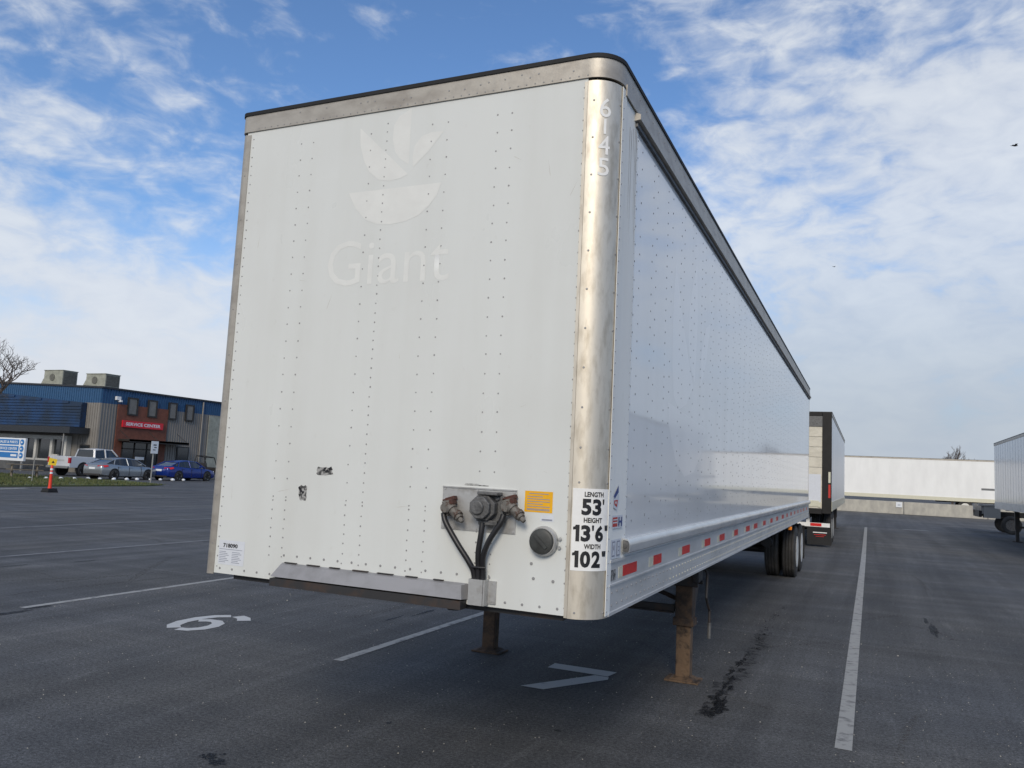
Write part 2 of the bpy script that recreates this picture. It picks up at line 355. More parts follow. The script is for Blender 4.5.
def stroke(bm, pts, w, z, mi=0):
    pts = [Vector((p[0], p[1], 0)) for p in pts]; prev = None
    for i, p in enumerate(pts):
        t = (pts[min(i+1, len(pts)-1)]-pts[max(i-1, 0)]).normalized(); nn = Vector((-t.y, t.x, 0))*w/2
        cur = (bm.verts.new(p+nn+Vector((0, 0, z))), bm.verts.new(p-nn+Vector((0, 0, z))))
        if prev: bm.faces.new((prev[0], prev[1], cur[1], cur[0])).material_index = mi
        prev = cur

# ------------------------------------------------------------------ ground
bm = new(); S = 1500
flat_poly(bm, [(-S, -S, 0), (S, -S, 0), (S, S, 0), (-S, S, 0)])
struct(obj('ground', bm, 'asphalt', sharp=0))
LZ = .004
def line(pts, w=.10, m_='line', name='painted_line'):
    bm = new(); stroke(bm, pts, w, LZ); struct(obj(name, bm, m_, sharp=0))
line([(2.385, 2.42), (2.47, 20), (2.52, 38.3)], .115)
line([(-1.99, 2.5), (-1.99, 20.5)])
line([(-6.37, 2.47), (-6.42, 20.5)], .10)
for x, w, mm in ((-10.75, .10, 'line_old'), (-15.35, .10, 'line_old'), (-20.0, .1, 'line_old'), (-24.8, .1, 'line_old')):
    line([(x+.05, 1.5 if x > -12 else 2.5), (x-.1, 24)], w, mm)
line([(-2.5, 35.3), (1.42, 36.8), (8.2, 39.64), (13, 41.6)], .11, 'line_old')
line([(4.1, 38.75), (5.2, 39.1)], .5, 'line_old')
line([(-31.5, 18.4), (-32.5, 20.9)], .35, 'line')
line([(-26.5, 14), (-30.5, 33)], .09, 'line_old')
line([(11.3, 3), (11.4, 30)], .1, 'line_old')
bm = new(); Z2 = LZ
stroke(bm, [(-3.94, 3.41), (-4.04, 3.52), (-4.17, 3.57)], .15, Z2)
stroke(bm, [(-4.24, 3.53), (-4.36, 3.42), (-4.425, 3.22), (-4.42, 2.97), (-4.35, 2.78), (-4.24, 2.68)], .14, Z2)
stroke(bm, [(-4.17, 2.665), (-4.06, 2.695), (-3.985, 2.82), (-3.98, 2.98), (-4.04, 3.12), (-4.14, 3.20), (-4.25, 3.19), (-4.33, 3.12)], .135, Z2+.0004)
struct(obj('slot_number', bm, 'digit', sharp=0, label='painted slot number six')); 
bm = new()
flat_poly(bm, [(-.24, 3.42, Z2), (.355, 3.42, Z2), (.385, 3.62, Z2), (-.24, 3.62, Z2)])
flat_poly(bm, [(.24, 3.40, Z2), (-.2, 2.67, Z2), (.01, 2.67, Z2), (.39, 3.31, Z2), (.37, 3.40, Z2)])
struct(obj('slot_number', bm, 'digit', sharp=0, label='painted slot number seven'))
def stain(blobs, name='oil_stain', seed=1, m_='stain'):
    rnd = random.Random(seed); bm = new(); z = .0035
    for x, y, rx, ry in blobs:
        n = 44; ph = rnd.random()*99; z += .000015
        def rad(a):
            p = Vector((math.cos(a)*1.2+ph, math.sin(a)*1.2, 0)); return 1+.55*noise.noise(p)+.35*noise.noise(p*3.1)+.22*noise.noise(p*8)
        flat_poly(bm, [(x+math.cos(2*PI*k/n)*rx*rad(2*PI*k/n), y+math.sin(2*PI*k/n)*ry*rad(2*PI*k/n), z) for k in range(n)])
    struct(obj(name, bm, m_, sharp=0))
rnd = random.Random(5)
bl = [(1.40, 2.86, .085, .15), (1.45, 2.98, .06, .14), (1.42, 3.14, .045, .14), (1.34, 3.28, .05, .07), (1.37, 3.42, .03, .1)]
for k in range(62):
    y = 3.1+rnd.random()**1.25*6.3; s_ = max(.25, 1.1-.11*(y-3))
    bl.append((1.375+.03*math.sin(y*2.3)+rnd.gauss(0, .028), y, rnd.uniform(.006, .028)*s_, rnd.uniform(.02, .11)*s_))
stain(bl, seed=2)
stain([(1.39+rnd.gauss(0, .03), 2.8+k*.3, .08, .2) for k in range(14)], 'damp_patch', 12, 'damp')
stain([(-1.18, .05, .06, .045), (-1.06, .0, .065, .045), (-1.13, .12, .018, .02)], seed=3)
stain([(-6.19, 2.2, .06, .2), (-6.28, 2.6, .05, .18)], seed=4)
stain([(3.36, 8.4, .05, .5), (3.31, 9.2, .025, .3)], 'tyre_scuff', 6)
stain([(-.6, 1.2, .02, .03), (.5, 1.7, .03, .02), (-2.6, 5.2, .03, .3), (-2.7, 4.6, .02, .2), (4.2, 1.9, .02, .03), (-9.6, 4.6, .04, .3), (-9.4, 5.7, .04, .25)], seed=8)

def scuffs(seed, n, area, nm):
    rn = random.Random(seed); bm = new(); z = .0022
    for k in range(n):
        x, y = rn.uniform(*area[:2]), rn.uniform(*area[2:]); a = rn.gauss(PI/2, .35) if rn.random() < .7 else rn.uniform(0, PI); ln = rn.uniform(.4, 3.2); c = rn.uniform(-.25, .25); z += .00001
        P = [(x+math.cos(a+c*t)*ln*t, y+math.sin(a+c*t)*ln*t) for t in [i/8 for i in range(9)]]
        stroke(bm, P, rn.uniform(.02, .12), z)
    struct(obj(nm, bm, 'scuff', sharp=0, fix=False))
scuffs(1, 46, (-9, 6, 0, 14), 'pale_scuff'); scuffs(2, 60, (-30, -4, 5, 24), 'pale_scuff')
bm = new(); rnd = random.Random(77)
for k in range(1500):
    x, y = rnd.uniform(-7, 6), rnd.uniform(-.5, 9)**1.0
    r = rnd.uniform(.002, .0055)*(2 if rnd.random() < .02 else 1); dome(bm, (x, y, .0005), (rnd.uniform(-.3, .3), rnd.uniform(-.3, .3), 1), r, r, 5)
o = obj('loose_grit', bm, 'conc', sharp=0); o['kind'] = 'stuff'; o['label'] = 'fine pale grit scattered on the asphalt'; o['category'] = 'grit'
# ------------------------------------------------------------------ main trailer
W = 1.295; ZB, ZT = 1.115, 4.11; LEN = 16.25; r_ = .155; rl = .045
T = thing('semi_trailer', 'large white box trailer with numbers on its corner post, standing in slot seven', 'trailer')
ARC = PI/2*r_
def wrap(u, v, off=.0):
    if u <= 0: return (W-r_+u, -off, v)
    if u >= ARC: return (W+off, r_+(u-ARC), v)
    a = u/r_; return (W-r_+math.sin(a)*(r_+off), r_-math.cos(a)*(r_+off), v)
def wrapl(u, v, off=.0):
    A = PI/2*rl
    if u <= 0: return (-(W-rl+u), -off, v)
    if u >= A: return (-(W+off), rl+(u-A), v)
    a = u/rl; return (-(W-rl+math.sin(a)*(rl+off)), rl-math.cos(a)*(rl+off), v)
fr = lambda off: (lambda u, v: (u, -off, v))
sdm = lambda off: (lambda u, v: (W+off, u, v))
def shell(fn, us, v0, v1, o0, o1, bm=None, mi=0):
    bm = bm or new(); rings = []
    for u in us: rings.append([fn(u, v0, o0), fn(u, v0, o1), fn(u, v1, o1), fn(u, v1, o0)])
    ring_loft(bm, rings, mi); return bm
us_arc = [ARC*k/10 for k in range(11)]
# front skin with its rivets
bm = new(); box(bm, -(W-rl)+.002, W-r_-.002, -.001, .03, ZB+.004, 4.0)
def rivcol(bm, fn, nrm, u, v0, v1, st, mi=1, r=.0052, h=.003, jit=.0):
    v = v0
    while v < v1:
        if not (jit and random.random() < jit): dome(bm, fn(u+random.uniform(-.002, .002), v+random.uniform(-.003, .003)), nrm, r*random.uniform(.85, 1.15), h, 6, mi)
        v += st
F0 = fr(.001)
for u, st in ((-.795, .107), (-.70, .107), (-.26, .107), (-.145, .056), (.17, .107), (.275, .107), (.60, .107), (.69, .107)):
    rivcol(bm, F0, (0, -1, 0), u, 1.62, 3.97, st)
    rivcol(bm, F0, (0, -1, 0), u, 1.26 if u < .6 else 1.17, 1.6, .056)
rivcol(bm, F0, (0, -1, 0), 1.12, 1.16, 3.98, .062, r=.005)
rivcol(bm, F0, (0, -1, 0), -1.195, 1.16, 3.98, .062, r=.005)
for k in range(24): dome(bm, (-1.17+k*.098, -.001, ZB+.035 if -.72 > -1.17+k*.098 or -1.17+k*.098 > .72 else ZB+.155), (0, -1, 0), .008, .004, 6, 1)
for x, z in ((.945, 1.29), (1.055, 1.285), (.93, 1.365)): dome(bm, (x, -.001, z), (0, -1, 0), .009, .006, 8, 1)
rnd = random.Random(31)
for k in range(14):
    x, z = rnd.uniform(-1.15, 1.08), rnd.uniform(1.3, 3.9); a = rnd.choice((0, PI/2))+rnd.gauss(0, .3); ln = rnd.uniform(.02, .10); w_ = rnd.uniform(.0006, .0014)
    c, d_ = math.cos(a), math.sin(a); flat_poly(bm, [(x-d_*w_, -.0014, z+c*w_), (x+c*ln, -.0014, z+d_*ln), (x+d_*w_, -.0014, z-c*w_), (x-c*ln*.2, -.0014, z-d_*ln*.2)], 2)
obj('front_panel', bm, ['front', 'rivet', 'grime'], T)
# corner posts
bm = shell(wrap, [0]+us_arc[1:]+[ARC+.001], ZB-.006, 3.985, -.006, .004)
shell(wrap, [-.018, -.001], ZB-.004, 3.98, -.004, .0065, bm)
for z in [1.14, 1.80]+[1.98+.21*k for k in range(10)]:
    for u in (.035, ARC-.045): p = wrap(u, z, .004); a = u/r_; dome(bm, p, (math.sin(a), -math.cos(a), 0), .0065, .004, 6, 1)
for z in [1.14+.062*k for k in range(46)]: dome(bm, (W+.0075, .142, z), (1, 0, 0), .0045, .003, 6, 1)
post = obj('corner_post', bm, ['alu', 'rivet'], T)
A2 = PI/2*rl
bm = shell(wrapl, [A2*k/8 for k in range(9)], ZB-.006, 3.985, -.006, .004)
shell(wrapl, [-.034, -.001], ZB-.004, 3.98, -.004, .006, bm); shell(wrapl, [A2+.001, A2+.05], ZB-.004, 3.98, -.004, .006, bm)
for z in [1.3+.30*k for k in range(9)]: dome(bm, wrapl(-.008, z, .0055), (0, -1, 0), .0055, .004, 6, 1)
obj('corner_post', bm, ['alu_rail', 'rivet'], T, label='slim dull aluminium post on the far side')
# hand-painted number down the post
n_bm = new()
for ch, z, h in (('6', 3.775, .108), ('1', 3.68, .085), ('4', 3.565, .105), ('5', 3.445, .10)):
    w_ = .014 if ch == '1' else .062
    join(n_bm, text_bm(ch, .098-w_/2, z, w_, h, lambda u, v: wrap(u, v, .0062), .005, 0, [.08+.012*k for k in range(10)]))
obj('number', n_bm, 'white', T, sharp=0, fix=False, label='white painted digits 6145 down the post')
# size placard wrapped round the post
pl = obj('size_placard', shell(wrap, [.006+.022*k for k in range(11)], 1.352, 1.77, .0045, .0058), 'white', T, label='white placard reading length 53 height 13 6 width 102')
lb = new()
CUTS = [.012*k for k in range(1, 20)]
wr = lambda u, v: wrap(u, v, .0075)
for s_, u0, w_, v0, h_ in (('LENGTH', .065, .105, 1.728, .026), ('HEIGHT', .065, .100, 1.596, .026), ('WIDTH', .070, .090, 1.463, .025)):
    join(lb, text_bm(s_, u0, v0, w_, h_, wr, .03, 0, CUTS))
def one(u0, v0, w, h):
    b1 = new(); P = [(0, .70), (0, .86), (.30, .90), (.42, 1), (1, 1), (1, 0), (.42, 0), (.42, .72)]
    flat_poly(b1, [(u0+a*w, v0+b*h, 0) for a, b in P]); bmesh.ops.triangulate(b1, faces=b1.faces[:])
    for c in CUTS: bmesh.ops.bisect_plane(b1, geom=b1.verts[:]+b1.edges[:]+b1.faces[:], plane_co=(c, 0, 0), plane_no=(1, 0, 0))
    for v in b1.verts: v.co = Vector(wr(v.co.x, v.co.y))
    return b1
for ch, u0, w_, v0, h_ in (('5', .052, .050, 1.634, .084), ('3', .108, .050, 1.634, .084), ("'", .166, .011, 1.690, .028),
                           ('1', .014, .032, 1.500, .084), ('3', .053, .048, 1.500, .084), ("'", .108, .011, 1.556, .028), ('6', .126, .050, 1.500, .084), ('"', .186, .028, 1.556, .028),
                           ('1', .014, .032, 1.369, .084), ('0', .053, .052, 1.369, .084), ('2', .111, .050, 1.369, .084), ('"', .172, .028, 1.425, .028)):
    join(lb, one(u0, v0, w_, h_) if ch == '1' else text_bm(ch, u0, v0, w_, h_, wr, .045, 0, CUTS))
obj('lettering', lb, 'ink', pl, sharp=0, fix=False)
# top rails
def plan(off):
    p = [(-W-off, LEN)]
    p += [(-(W-rl)-math.sin(a)*(rl+off), rl-math.cos(a)*(rl+off)) for a in [PI/2*(1-k/8) for k in range(9)]]
    p += [((W-r_)+math.sin(a)*(r_+off), r_-math.cos(a)*(r_+off)) for a in [PI/2*k/10 for k in range(11)]]
    p += [(W+off, LEN)]
    return p
def band(bm, z0, z1, o0, o1, mi=0, sel=None):
    a, b = plan(o0), plan(o1)
    if sel: a, b = a[sel[0]:sel[1]], b[sel[0]:sel[1]]
    ring_loft(bm, [[(p[0], p[1], z0), (q[0], q[1], z0), (q[0], q[1], z1), (p[0], p[1], z1)] for p, q in zip(a, b)], mi)
bm = new(); band(bm, 4.0, 4.112, -.004, .010)
x = -1.15
while x < 1.14:
    dome(bm, (x, -.010, 4.014), (0, -1, 0), .005, .003, 6, 1)
    if random.random() < .35: dome(bm, (x+.02, -.010, 4.05+random.random()*.03), (0, -1, 0), .006, .003, 6, 1)
    x += .052
for y in [.3+.16*k for k in range(100)]: dome(bm, (W+.010, y, 4.06), (1, 0, 0), .005, .003, 6, 1)
obj('top_rail', bm, ['alu_rail', 'rivet'], T)
bm = new(); band(bm, 4.112, 4.136, -.02, .017); obj('roof_edge', bm, 'black', T)
bm = new(); prism(bm, [(p[0], p[1], 4.10) for p in plan(-.021)], (0, 0, .03)); obj('roof', bm, 'white', T)
for s in (1, -1):
    bm = new()
    box(bm, min(s*(W+.010), s*(W+.022)), max(s*(W+.010), s*(W+.016)), .17, LEN, 3.955, 4.02, 0)   # stepped flange
    prism(bm, [(s*W, .38, 3.90), (s*(W+.040), .38, 3.905), (s*(W+.040), .38, 3.935), (s*W, .38, 3.953)], (0, LEN-.38, 0), 1)
    prism(bm, [(s*W, .40, 3.872), (s*(W+.018), .40, 3.874), (s*(W+.018), .40, 3.898), (s*W, .40, 3.898)], (0, LEN-.4, 0), 2)
    obj('gutter_rail', bm, ['alu_rail', 'alu_rail', 'cast'], T)
# side skins
for s in (1, -1):
    bm = new(); xx = (W-.03, W-.001) if s > 0 else (-W+.001, -W+.03)
    box(bm, xx[0], xx[1], .475, LEN-.06, 1.40, 4.0)
    if s > 0:
        y = .49; k = 0
        while y < LEN-.2:
            close = (k % 3 == 2)
            rivcol(bm, sdm(-.001), (1, 0, 0), y, 1.62, 3.85, .105 if not close else .075, mi=1, r=.0062, h=.003, jit=.02)
            rivcol(bm, sdm(-.001), (1, 0, 0), y, 1.56, 1.62, .05, mi=1, r=.005, h=.0025)
            d = .11 if not close else .15
            rivcol(bm, sdm(-.001), (1, 0, 0), y+d, 1.59, 3.85, .105, mi=1, r=.0062, h=.003, jit=.02)
            y += .41 if not close else .45; k += 1
    obj('side_panel', bm, ['side', 'rivet_far'], T)
    bm = new(); y0 = r_+.004 if s > 0 else rl+.05
    box(bm, min(s*(W-.03), s*(W+.003)), max(s*(W-.03), s*(W+.003)), y0, .47, 1.40, 3.995)
    if s > 0: box(bm, W+.0045, W+.0075, .122, .20, 1.12, 3.985)
    if s > 0:
        rivcol(bm, sdm(.003), (1, 0, 0), .455, 1.45, 3.85, .07, mi=1, r=.004, h=.002)
    obj('edge_strip', bm, ['strip', 'rivet'], T)
bm = new(); rnd = random.Random(21)
for k in range(5):
    y = .30+.035*k+rnd.uniform(-.01, .01); z1 = 3.86-rnd.uniform(0, .05); ln = rnd.uniform(.2, .75); w_ = rnd.uniform(.003, .009)
    flat_poly(bm, [(W+.0036, y-w_, z1), (W+.0036, y+w_, z1), (W+.0036, y+w_*.8, z1-ln*.5), (W+.0036, y+.004, z1-ln), (W+.0036, y-w_*.6, z1-ln*.6)])
obj('grime_streak', bm, 'grime', T, sharp=0)
# bottom rails
for s in (1, -1):
    bm = new()
    def sb(o0, o1, y0, y1, z0, z1, mi=0): box(bm, min(s*(W+o0), s*(W+o1)), max(s*(W+o0), s*(W+o1)), y0, y1, z0, z1, mi)
    ys = r_+.002 if s > 0 else rl+.002
    sb(-.02, .004, ys, LEN, ZB-.006, 1.40)
    sb(.004, .011, ys+.02, LEN, 1.262, 1.272); sb(.004, .012, ys+.02, LEN, 1.385, 1.398); sb(.004, .010, ys+.02, LEN, ZB-.004, ZB+.012)
    if s > 0:
        y = .24
        while y < LEN-.1:
            for z in (1.16, 1.225): dome(bm, (W+.004, y, z), (1, 0, 0), .0075, .004, 6, 1 if y < 1.6 else 2)
            if int(y*10) % 4 == 0: dome(bm, (W+.004, y+.03, 1.195), (1, 0, 0), .006, .003, 6, 1)
            y += .10
    obj('bottom_rail', bm, ['alu_side', 'rivet', 'refl_white'], T)
    # rub rail
    bm = new(); pr_ = [(0, .014), (.026, .008), (.040, .016), (.044, .05), (.040, .074), (.030, .086), (0, .090)]
    prism(bm, [(s*(W+.0045+a), .41, 1.412+b) for a, b in pr_], (0, LEN-.45, 0))
    rb = obj('rub_rail', bm, 'tube', T)
    bm = new(); prism(bm, [(s*(W+.0045+.007+a*.8), .395, 1.42+b*.82) for a, b in pr_], (0, .018, 0)); dome(bm, (s*(W+.027), .395, 1.46), (0, -1, 0), .012, .006, 8)
    obj('end_cap', bm, 'cast', rb)
tapes = [(.40, .735), (1.09, 1.36), (1.96, 2.29), (2.86, 3.18), (3.61, 3.95), (4.51, 4.82), (5.39, 5.76), (6.09, 6.48), (7.03, 7.38), (7.91, 8.26), (8.7, 9.03), (9.58, 9.97), (10.4, 10.7), (11.2, 11.5), (12.0, 12.3), (12.8, 13.1), (13.6, 13.9), (14.4, 14.7), (15.3, 15.6)]
for a, b in tapes:
    bm = new(); w0 = .11 if a > .5 else .08; sl = a+w0*.45
    box(bm, W+.0042, W+.0058, sl, b, 1.293, 1.352, 0); box(bm, W+.0042, W+.0058, sl-w0, sl-.002, 1.290, 1.350, 1)
    obj('reflector_tape', bm, ['refl_red', 'refl_white'], T)
bm = new(); box(bm, W+.0042, W+.0056, .205, .30, 1.288, 1.345); obj('worn_tape', bm, 'torn', T)
# stickers on the edge strip
def side_sheet(name, polys, mats, off=.0085, label=None):
    bm = new()
    for k, (pts, mi) in enumerate(polys): flat_poly(bm, [(W+off+.0006*k, y, z) for y, z in pts], mi)
    return obj(name, bm, mats, T, sharp=0, label=label)
def rc(y0, y1, z0, z1): return [(y0, z0), (y1, z0), (y1, z1), (y0, z1)]
side_sheet('shield_sticker', [([(.20, 1.675), (.27, 1.66), (.305, 1.72), (.29, 1.80), (.245, 1.765), (.19, 1.735)], 0), ([(.20, 1.735), (.285, 1.79), (.29, 1.755), (.22, 1.72)], 1), ([(.215, 1.69), (.265, 1.675), (.28, 1.715), (.21, 1.712)], 2), ([(.225, 1.697), (.25, 1.69), (.255, 1.705), (.23, 1.707)], 0)], ['paper', 'blue_ink', 'red_ink'], label='small red and blue shield sticker')
st = side_sheet('flag_sticker', [(rc(.185, .385, 1.563, 1.632), 0), (rc(.195, .285, 1.572, 1.622), 2), (rc(.20, .28, 1.590, 1.597), 0), (rc(.20, .28, 1.606, 1.612), 0)], ['paper', 'blue_ink', 'red_ink'], label='small red, white and blue sticker')
obj('letter', text_bm('H', .30, 1.572, .07, .05, sdm(.0112), .03), 'blue_ink', st, sharp=0, fix=False)
side_sheet('data_label', [(rc(.18, .365, 1.405, 1.505), 0), (rc(.20, .255, 1.415, 1.495), 1), (rc(.207, .248, 1.422, 1.488), 0), (rc(.285, .345, 1.415, 1.495), 1), (rc(.292, .338, 1.422, 1.488), 0), (rc(.222, .232, 1.45, 1.475), 1), (rc(.305, .325, 1.44, 1.446), 1), (rc(.305, .325, 1.46, 1.466), 1)], ['paper', 'ink_far'], label='faded paper data label with two boxes')
# ghost of the removed logo
LM = [(.009, 3.985), (-.065, 3.950), (-.099, 3.897), (-.102, 3.811), (-.08, 3.73), (-.044, 3.683), (.007, 3.646), (.022, 3.641), (.019, 3.985)]
LR_ = [(.251, 3.816), (.164, 3.819), (.1, 3.802), (.056, 3.748), (.046, 3.681), (.056, 3.617), (.153, 3.702)]
LL_ = [(-.345, 3.913), (.021, 3.577), (-.025, 3.558), (-.102, 3.547), (-.181, 3.561), (-.255, 3.62), (-.301, 3.696), (-.336, 3.805)]
BO = [(-.396, 3.499), (.255, 3.501), (.227, 3.426), (.176, 3.364), (.106, 3.312), (.014, 3.284), (-.081, 3.275), (-.179, 3.286), (-.26, 3.318), (-.336, 3.394)]
bm = new()
for P in (LM, LR_, LL_, BO): flat_poly(bm, [(x, -.0018, z) for x, z in P])
join(bm, text_bm('Giant', -.516, 2.913, .853, .281, fr(.0018), -.004))
obj('faded_logo', bm, 'ghost', T, sharp=0, fix=False, label='ghost of a leaf and bowl logo over the word Giant')
bm = new()
for P in ([(1.594, 3.37), (1.55, 3.15), (1.536, 2.911), (1.56, 2.6), (1.62, 2.42), (1.80, 2.34), (2.05, 2.40), (2.30, 2.56), (2.05, 2.80), (1.80, 3.08)],
          [(2.352, 3.569), (2.20, 3.35), (2.09, 3.12), (2.08, 2.92), (2.15, 2.72), (2.36, 2.60), (2.42, 3.1)],
          [(3.00, 3.20), (2.80, 3.12), (2.62, 2.90), (2.56, 2.70), (2.60, 2.58), (2.82, 2.82)],
          [(1.45, 2.36), (1.50, 2.20), (1.72, 1.98), (2.05, 1.86), (2.4, 1.90), (2.7, 2.06), (2.86, 2.26), (2.86, 2.28)]):
    flat_poly(bm, [(W-.0008, y, z) for y, z in P])
obj('faded_logo', bm, 'ghost_side', T, sharp=0, fix=False, label='faint large leaf and bowl ghost on the side')
# front stickers
def front_sheet(name, polys, mats, off=.0022, label=None):
    bm = new()
    for k, (pts, mi) in enumerate(polys): flat_poly(bm, [(x, -off-.0006*(1 if k else 0), z) for x, z in pts], mi)
    return obj(name, bm, mats, T, sharp=0, label=label)
ps = [(rc(.877, 1.035, 1.632, 1.742), 0), (rc(.90, 1.012, 1.727, 1.731), 1)]
for k in range(6): ps.append((rc(.89, .89+(.13 if k % 3 else .09), 1.712-.013*k, 1.716-.013*k), 1))
ps.append((rc(.89, 1.02, 1.641, 1.645), 1))
front_sheet('warning_sticker', ps, ['yellow', 'ink_far'], label='orange yellow warning sticker')
front_sheet('small_label', [(rc(.970, 1.045, 1.588, 1.622), 0), (rc(.978, 1.037, 1.592, 1.600), 1)], ['paper', 'ink_far'])
ps = [(rc(-1.19, -.985, 1.175, 1.325), 0), (rc(-1.185, -1.0, 1.268, 1.271), 1)]
for k in range(7):
    for j in range(2): ps.append((rc(-1.182+.10*j, -1.13+.10*j+.012*((k*7+j) % 3), 1.252-.0105*k, 1.2555-.0105*k), 1))
pl = front_sheet('registration_label', ps, ['paper', 'ink_far'], label='pale registration label reading 718090')
obj('lettering', text_bm('718090', -1.155, 1.280, .115, .026, fr(.0036), .03), 'ink', pl, sharp=0, fix=False)
def torn(x0, x1, z0, z1, seed):
    rn = random.Random(seed); bm = new(); n = 22; cx, cz = (x0+x1)/2, (z0+z1)/2
    flat_poly(bm, [(cx+(x1-x0)/2*max(-1, min(1, 1.3*math.cos(2*PI*k/n)))*rn.uniform(.8, 1.05), -.0022, cz+(z1-z0)/2*max(-1, min(1, 1.3*math.sin(2*PI*k/n)))*rn.uniform(.75, 1.05)) for k in range(n)])
    for k in range(4):
        x, z = rn.uniform(x0, x1-.02), rn.uniform(z0, z1)*.6+cz*.4; flat_poly(bm, [(x, -.0030-.00005*k, z), (x+.02*rn.random()+.006, -.0030-.00005*k, z+.004), (x+.018*rn.random(), -.0030-.00005*k, z+.012+.012*rn.random()), (x-.006, -.0030-.00005*k, z+.012)], 1)
    obj('torn_sticker', bm, ['torn', 'ink'], T, sharp=0)
torn(-.485, -.365, 1.762, 1.812, 3); torn(-.605, -.545, 1.606, 1.70, 5)
front_sheet('scraped_mark', [(rc(.515, .66, 1.752, 1.757), 0), (rc(.52, .60, 1.760, 1.762), 0)], ['torn'])
# service connection plate
bm = new(); box(bm, .385, .832, -.006, -.0015, 1.508, 1.742); box(bm, .385, .832, -.012, -.006, 1.735, 1.742)
for x in (.40, .60, .82):
    for z in (1.518, 1.728): dome(bm, (x, -.006, z), (0, -1, 0), .007, .005, 8)
plt = obj('connector_plate', bm, 'plate', T, label='scuffed aluminium plate behind the couplings')
sock = new()
box(sock, .575, .735, -.045, -.0065, 1.565, 1.705)
prism(sock, [(.63+.078*math.cos(PI/4*k+.39)*1.0, -.045, 1.64+.072*math.sin(PI/4*k+.39)) for k in range(8)], (0, -.045, 0))
prism(sock, [(.625+.062*math.cos(PI/4*k+.39)*1.0, -.09, 1.64+.062*math.sin(PI/4*k+.39)) for k in range(8)], (0, -.028, 0))
lathe(sock, [(-.130, .0), (-.130, .036), (-.118, .040)], (.615, 0, 1.64), 'y', 16)
box(sock, .60, .71, -.07, -.02, 1.548, 1.575); box(sock, .60, .72, -.10, -.03, 1.708, 1.725)
lathe(sock, [(-.06, .012), (-.03, .012)], (.70, 0, 1.69), 'y', 8)
bmesh.ops.translate(sock, verts=sock.verts[:], vec=(.035, .012, 0)); obj('electrical_socket', sock, 'cast', T, bevel=.004)
def gladhand(x, z):
    g = bpy.data.objects.new('air_coupling', None); COL.objects.link(g); g.parent = T; g.location = (x, -.035, z); g.scale = (.86, .8, .86); g.rotation_euler = (0, -.30, 0)
    bm = new()
    box(bm, -.035, .03, -.025, .03, -.02, .045); lathe(bm, [(-.045, .030), (-.03, .036), (.0, .036), (.01, .02)], (-.01, -.01, .0), 'y', 14)
    tube(bm, [(0, -.02, .01), (.05, -.035, -.05), (.075, -.045, -.09)], [.034, .03, .027], 10)
    tube(bm, [(.055, -.035, -.055), (.068, -.042, -.075)], .036, 10)
    tube(bm, [(.02, -.03, -.01), (.03, -.032, -.025)], .039, 10)
    tube(bm, [(.075, -.045, -.09), (.09, -.05, -.115)], [.019, .014], 8)
    tube(bm, [(-.015, 0, -.01), (-.02, -.005, -.05)], .018, 8)
    obj('body', bm, 'cast_warm', g, bevel=.002)
    bm = new(); box(bm, -.01, .055, -.02, .03, .038, .062); box(bm, .025, .05, -.045, .02, .01, .042); dome(bm, (-.02, -.0, .05), (0, 0, 1), .02, .012, 8)
    obj('cap', bm, 'red_rust', g, bevel=.003)
gladhand(.447, 1.628); gladhand(.807, 1.655)
def hose(pts, r=.0155):
    P = [Vector(p) for p in pts]; out_ = []
    for i in range(len(P)-1):
        a, b, c, d = P[max(i-1, 0)], P[i], P[i+1], P[min(i+2, len(P)-1)]
        for k in range(8):
            t = k/8; out_.append(.5*((2*b)+(c-a)*t+(2*a-5*b+4*c-d)*t*t+(3*b-a-3*c+d)*t**3))
    out_.append(P[-1]); bm = new(); tube(bm, out_, r, 10); obj('air_hose', bm, 'hose', T)
hose([(.418, -.046, 1.595), (.44, -.055, 1.545), (.52, -.06, 1.44), (.592, -.05, 1.345), (.618, -.035, 1.28), (.622, -.03, 1.15)])
hose([(.660, -.055, 1.56), (.658, -.06, 1.50), (.645, -.055, 1.40), (.644, -.04, 1.30), (.645, -.03, 1.15)])
hose([(.780, -.05, 1.61), (.765, -.06, 1.56), (.710, -.065, 1.47), (.675, -.055, 1.38), (.670, -.035, 1.29), (.668, -.03, 1.15)])
bm = new(); tube(bm, [(.600+.09*k/8, -.052-.012*math.sin(PI*k/8), 1.325) for k in range(9)], .006, 6); obj('cable_tie', bm, 'hose', T)
bm = new(); box(bm, .600, .610, -.055, 0, 1.128, 1.262); box(bm, .600, .684, -.063, -.055, 1.128, 1.262); box(bm, .686, .694, -.06, 0, 1.128, 1.262); box(bm, .694, .738, -.010, -.0015, 1.135, 1.255); box(bm, .610, .686, -.05, -.002, 1.128, 1.14)
for z in (1.15, 1.24): dome(bm, (.716, -.010, z), (0, -1, 0), .006, .004, 8)
obj('hose_bracket', bm, 'plate', T)
# round document holder
bm = new(); lathe(bm, [(-.0015, .076), (-.012, .079), (-.035, .074), (-.04, .070)], (1.0, 0, 1.487), 'y', 28); 
for a in (-.3, .2): dome(bm, (1.0+.09*math.cos(a), -.012, 1.487+.09*math.sin(a)), (0, -1, 0), .01, .008, 6)
rd = obj('round_document_holder', bm, 'plate', T)
bm = new(); lathe(bm, [(-.036, .068), (-.055, .063), (-.06, .052), (-.058, .0)], (.997, 0, 1.487), 'y', 24)
prism(bm, [(.958, -.058, 1.513), (.970, -.058, 1.525), (1.038, -.058, 1.462), (1.026, -.058, 1.450)], (0, -.010, 0)); obj('cap', bm, 'holder_dark', rd)
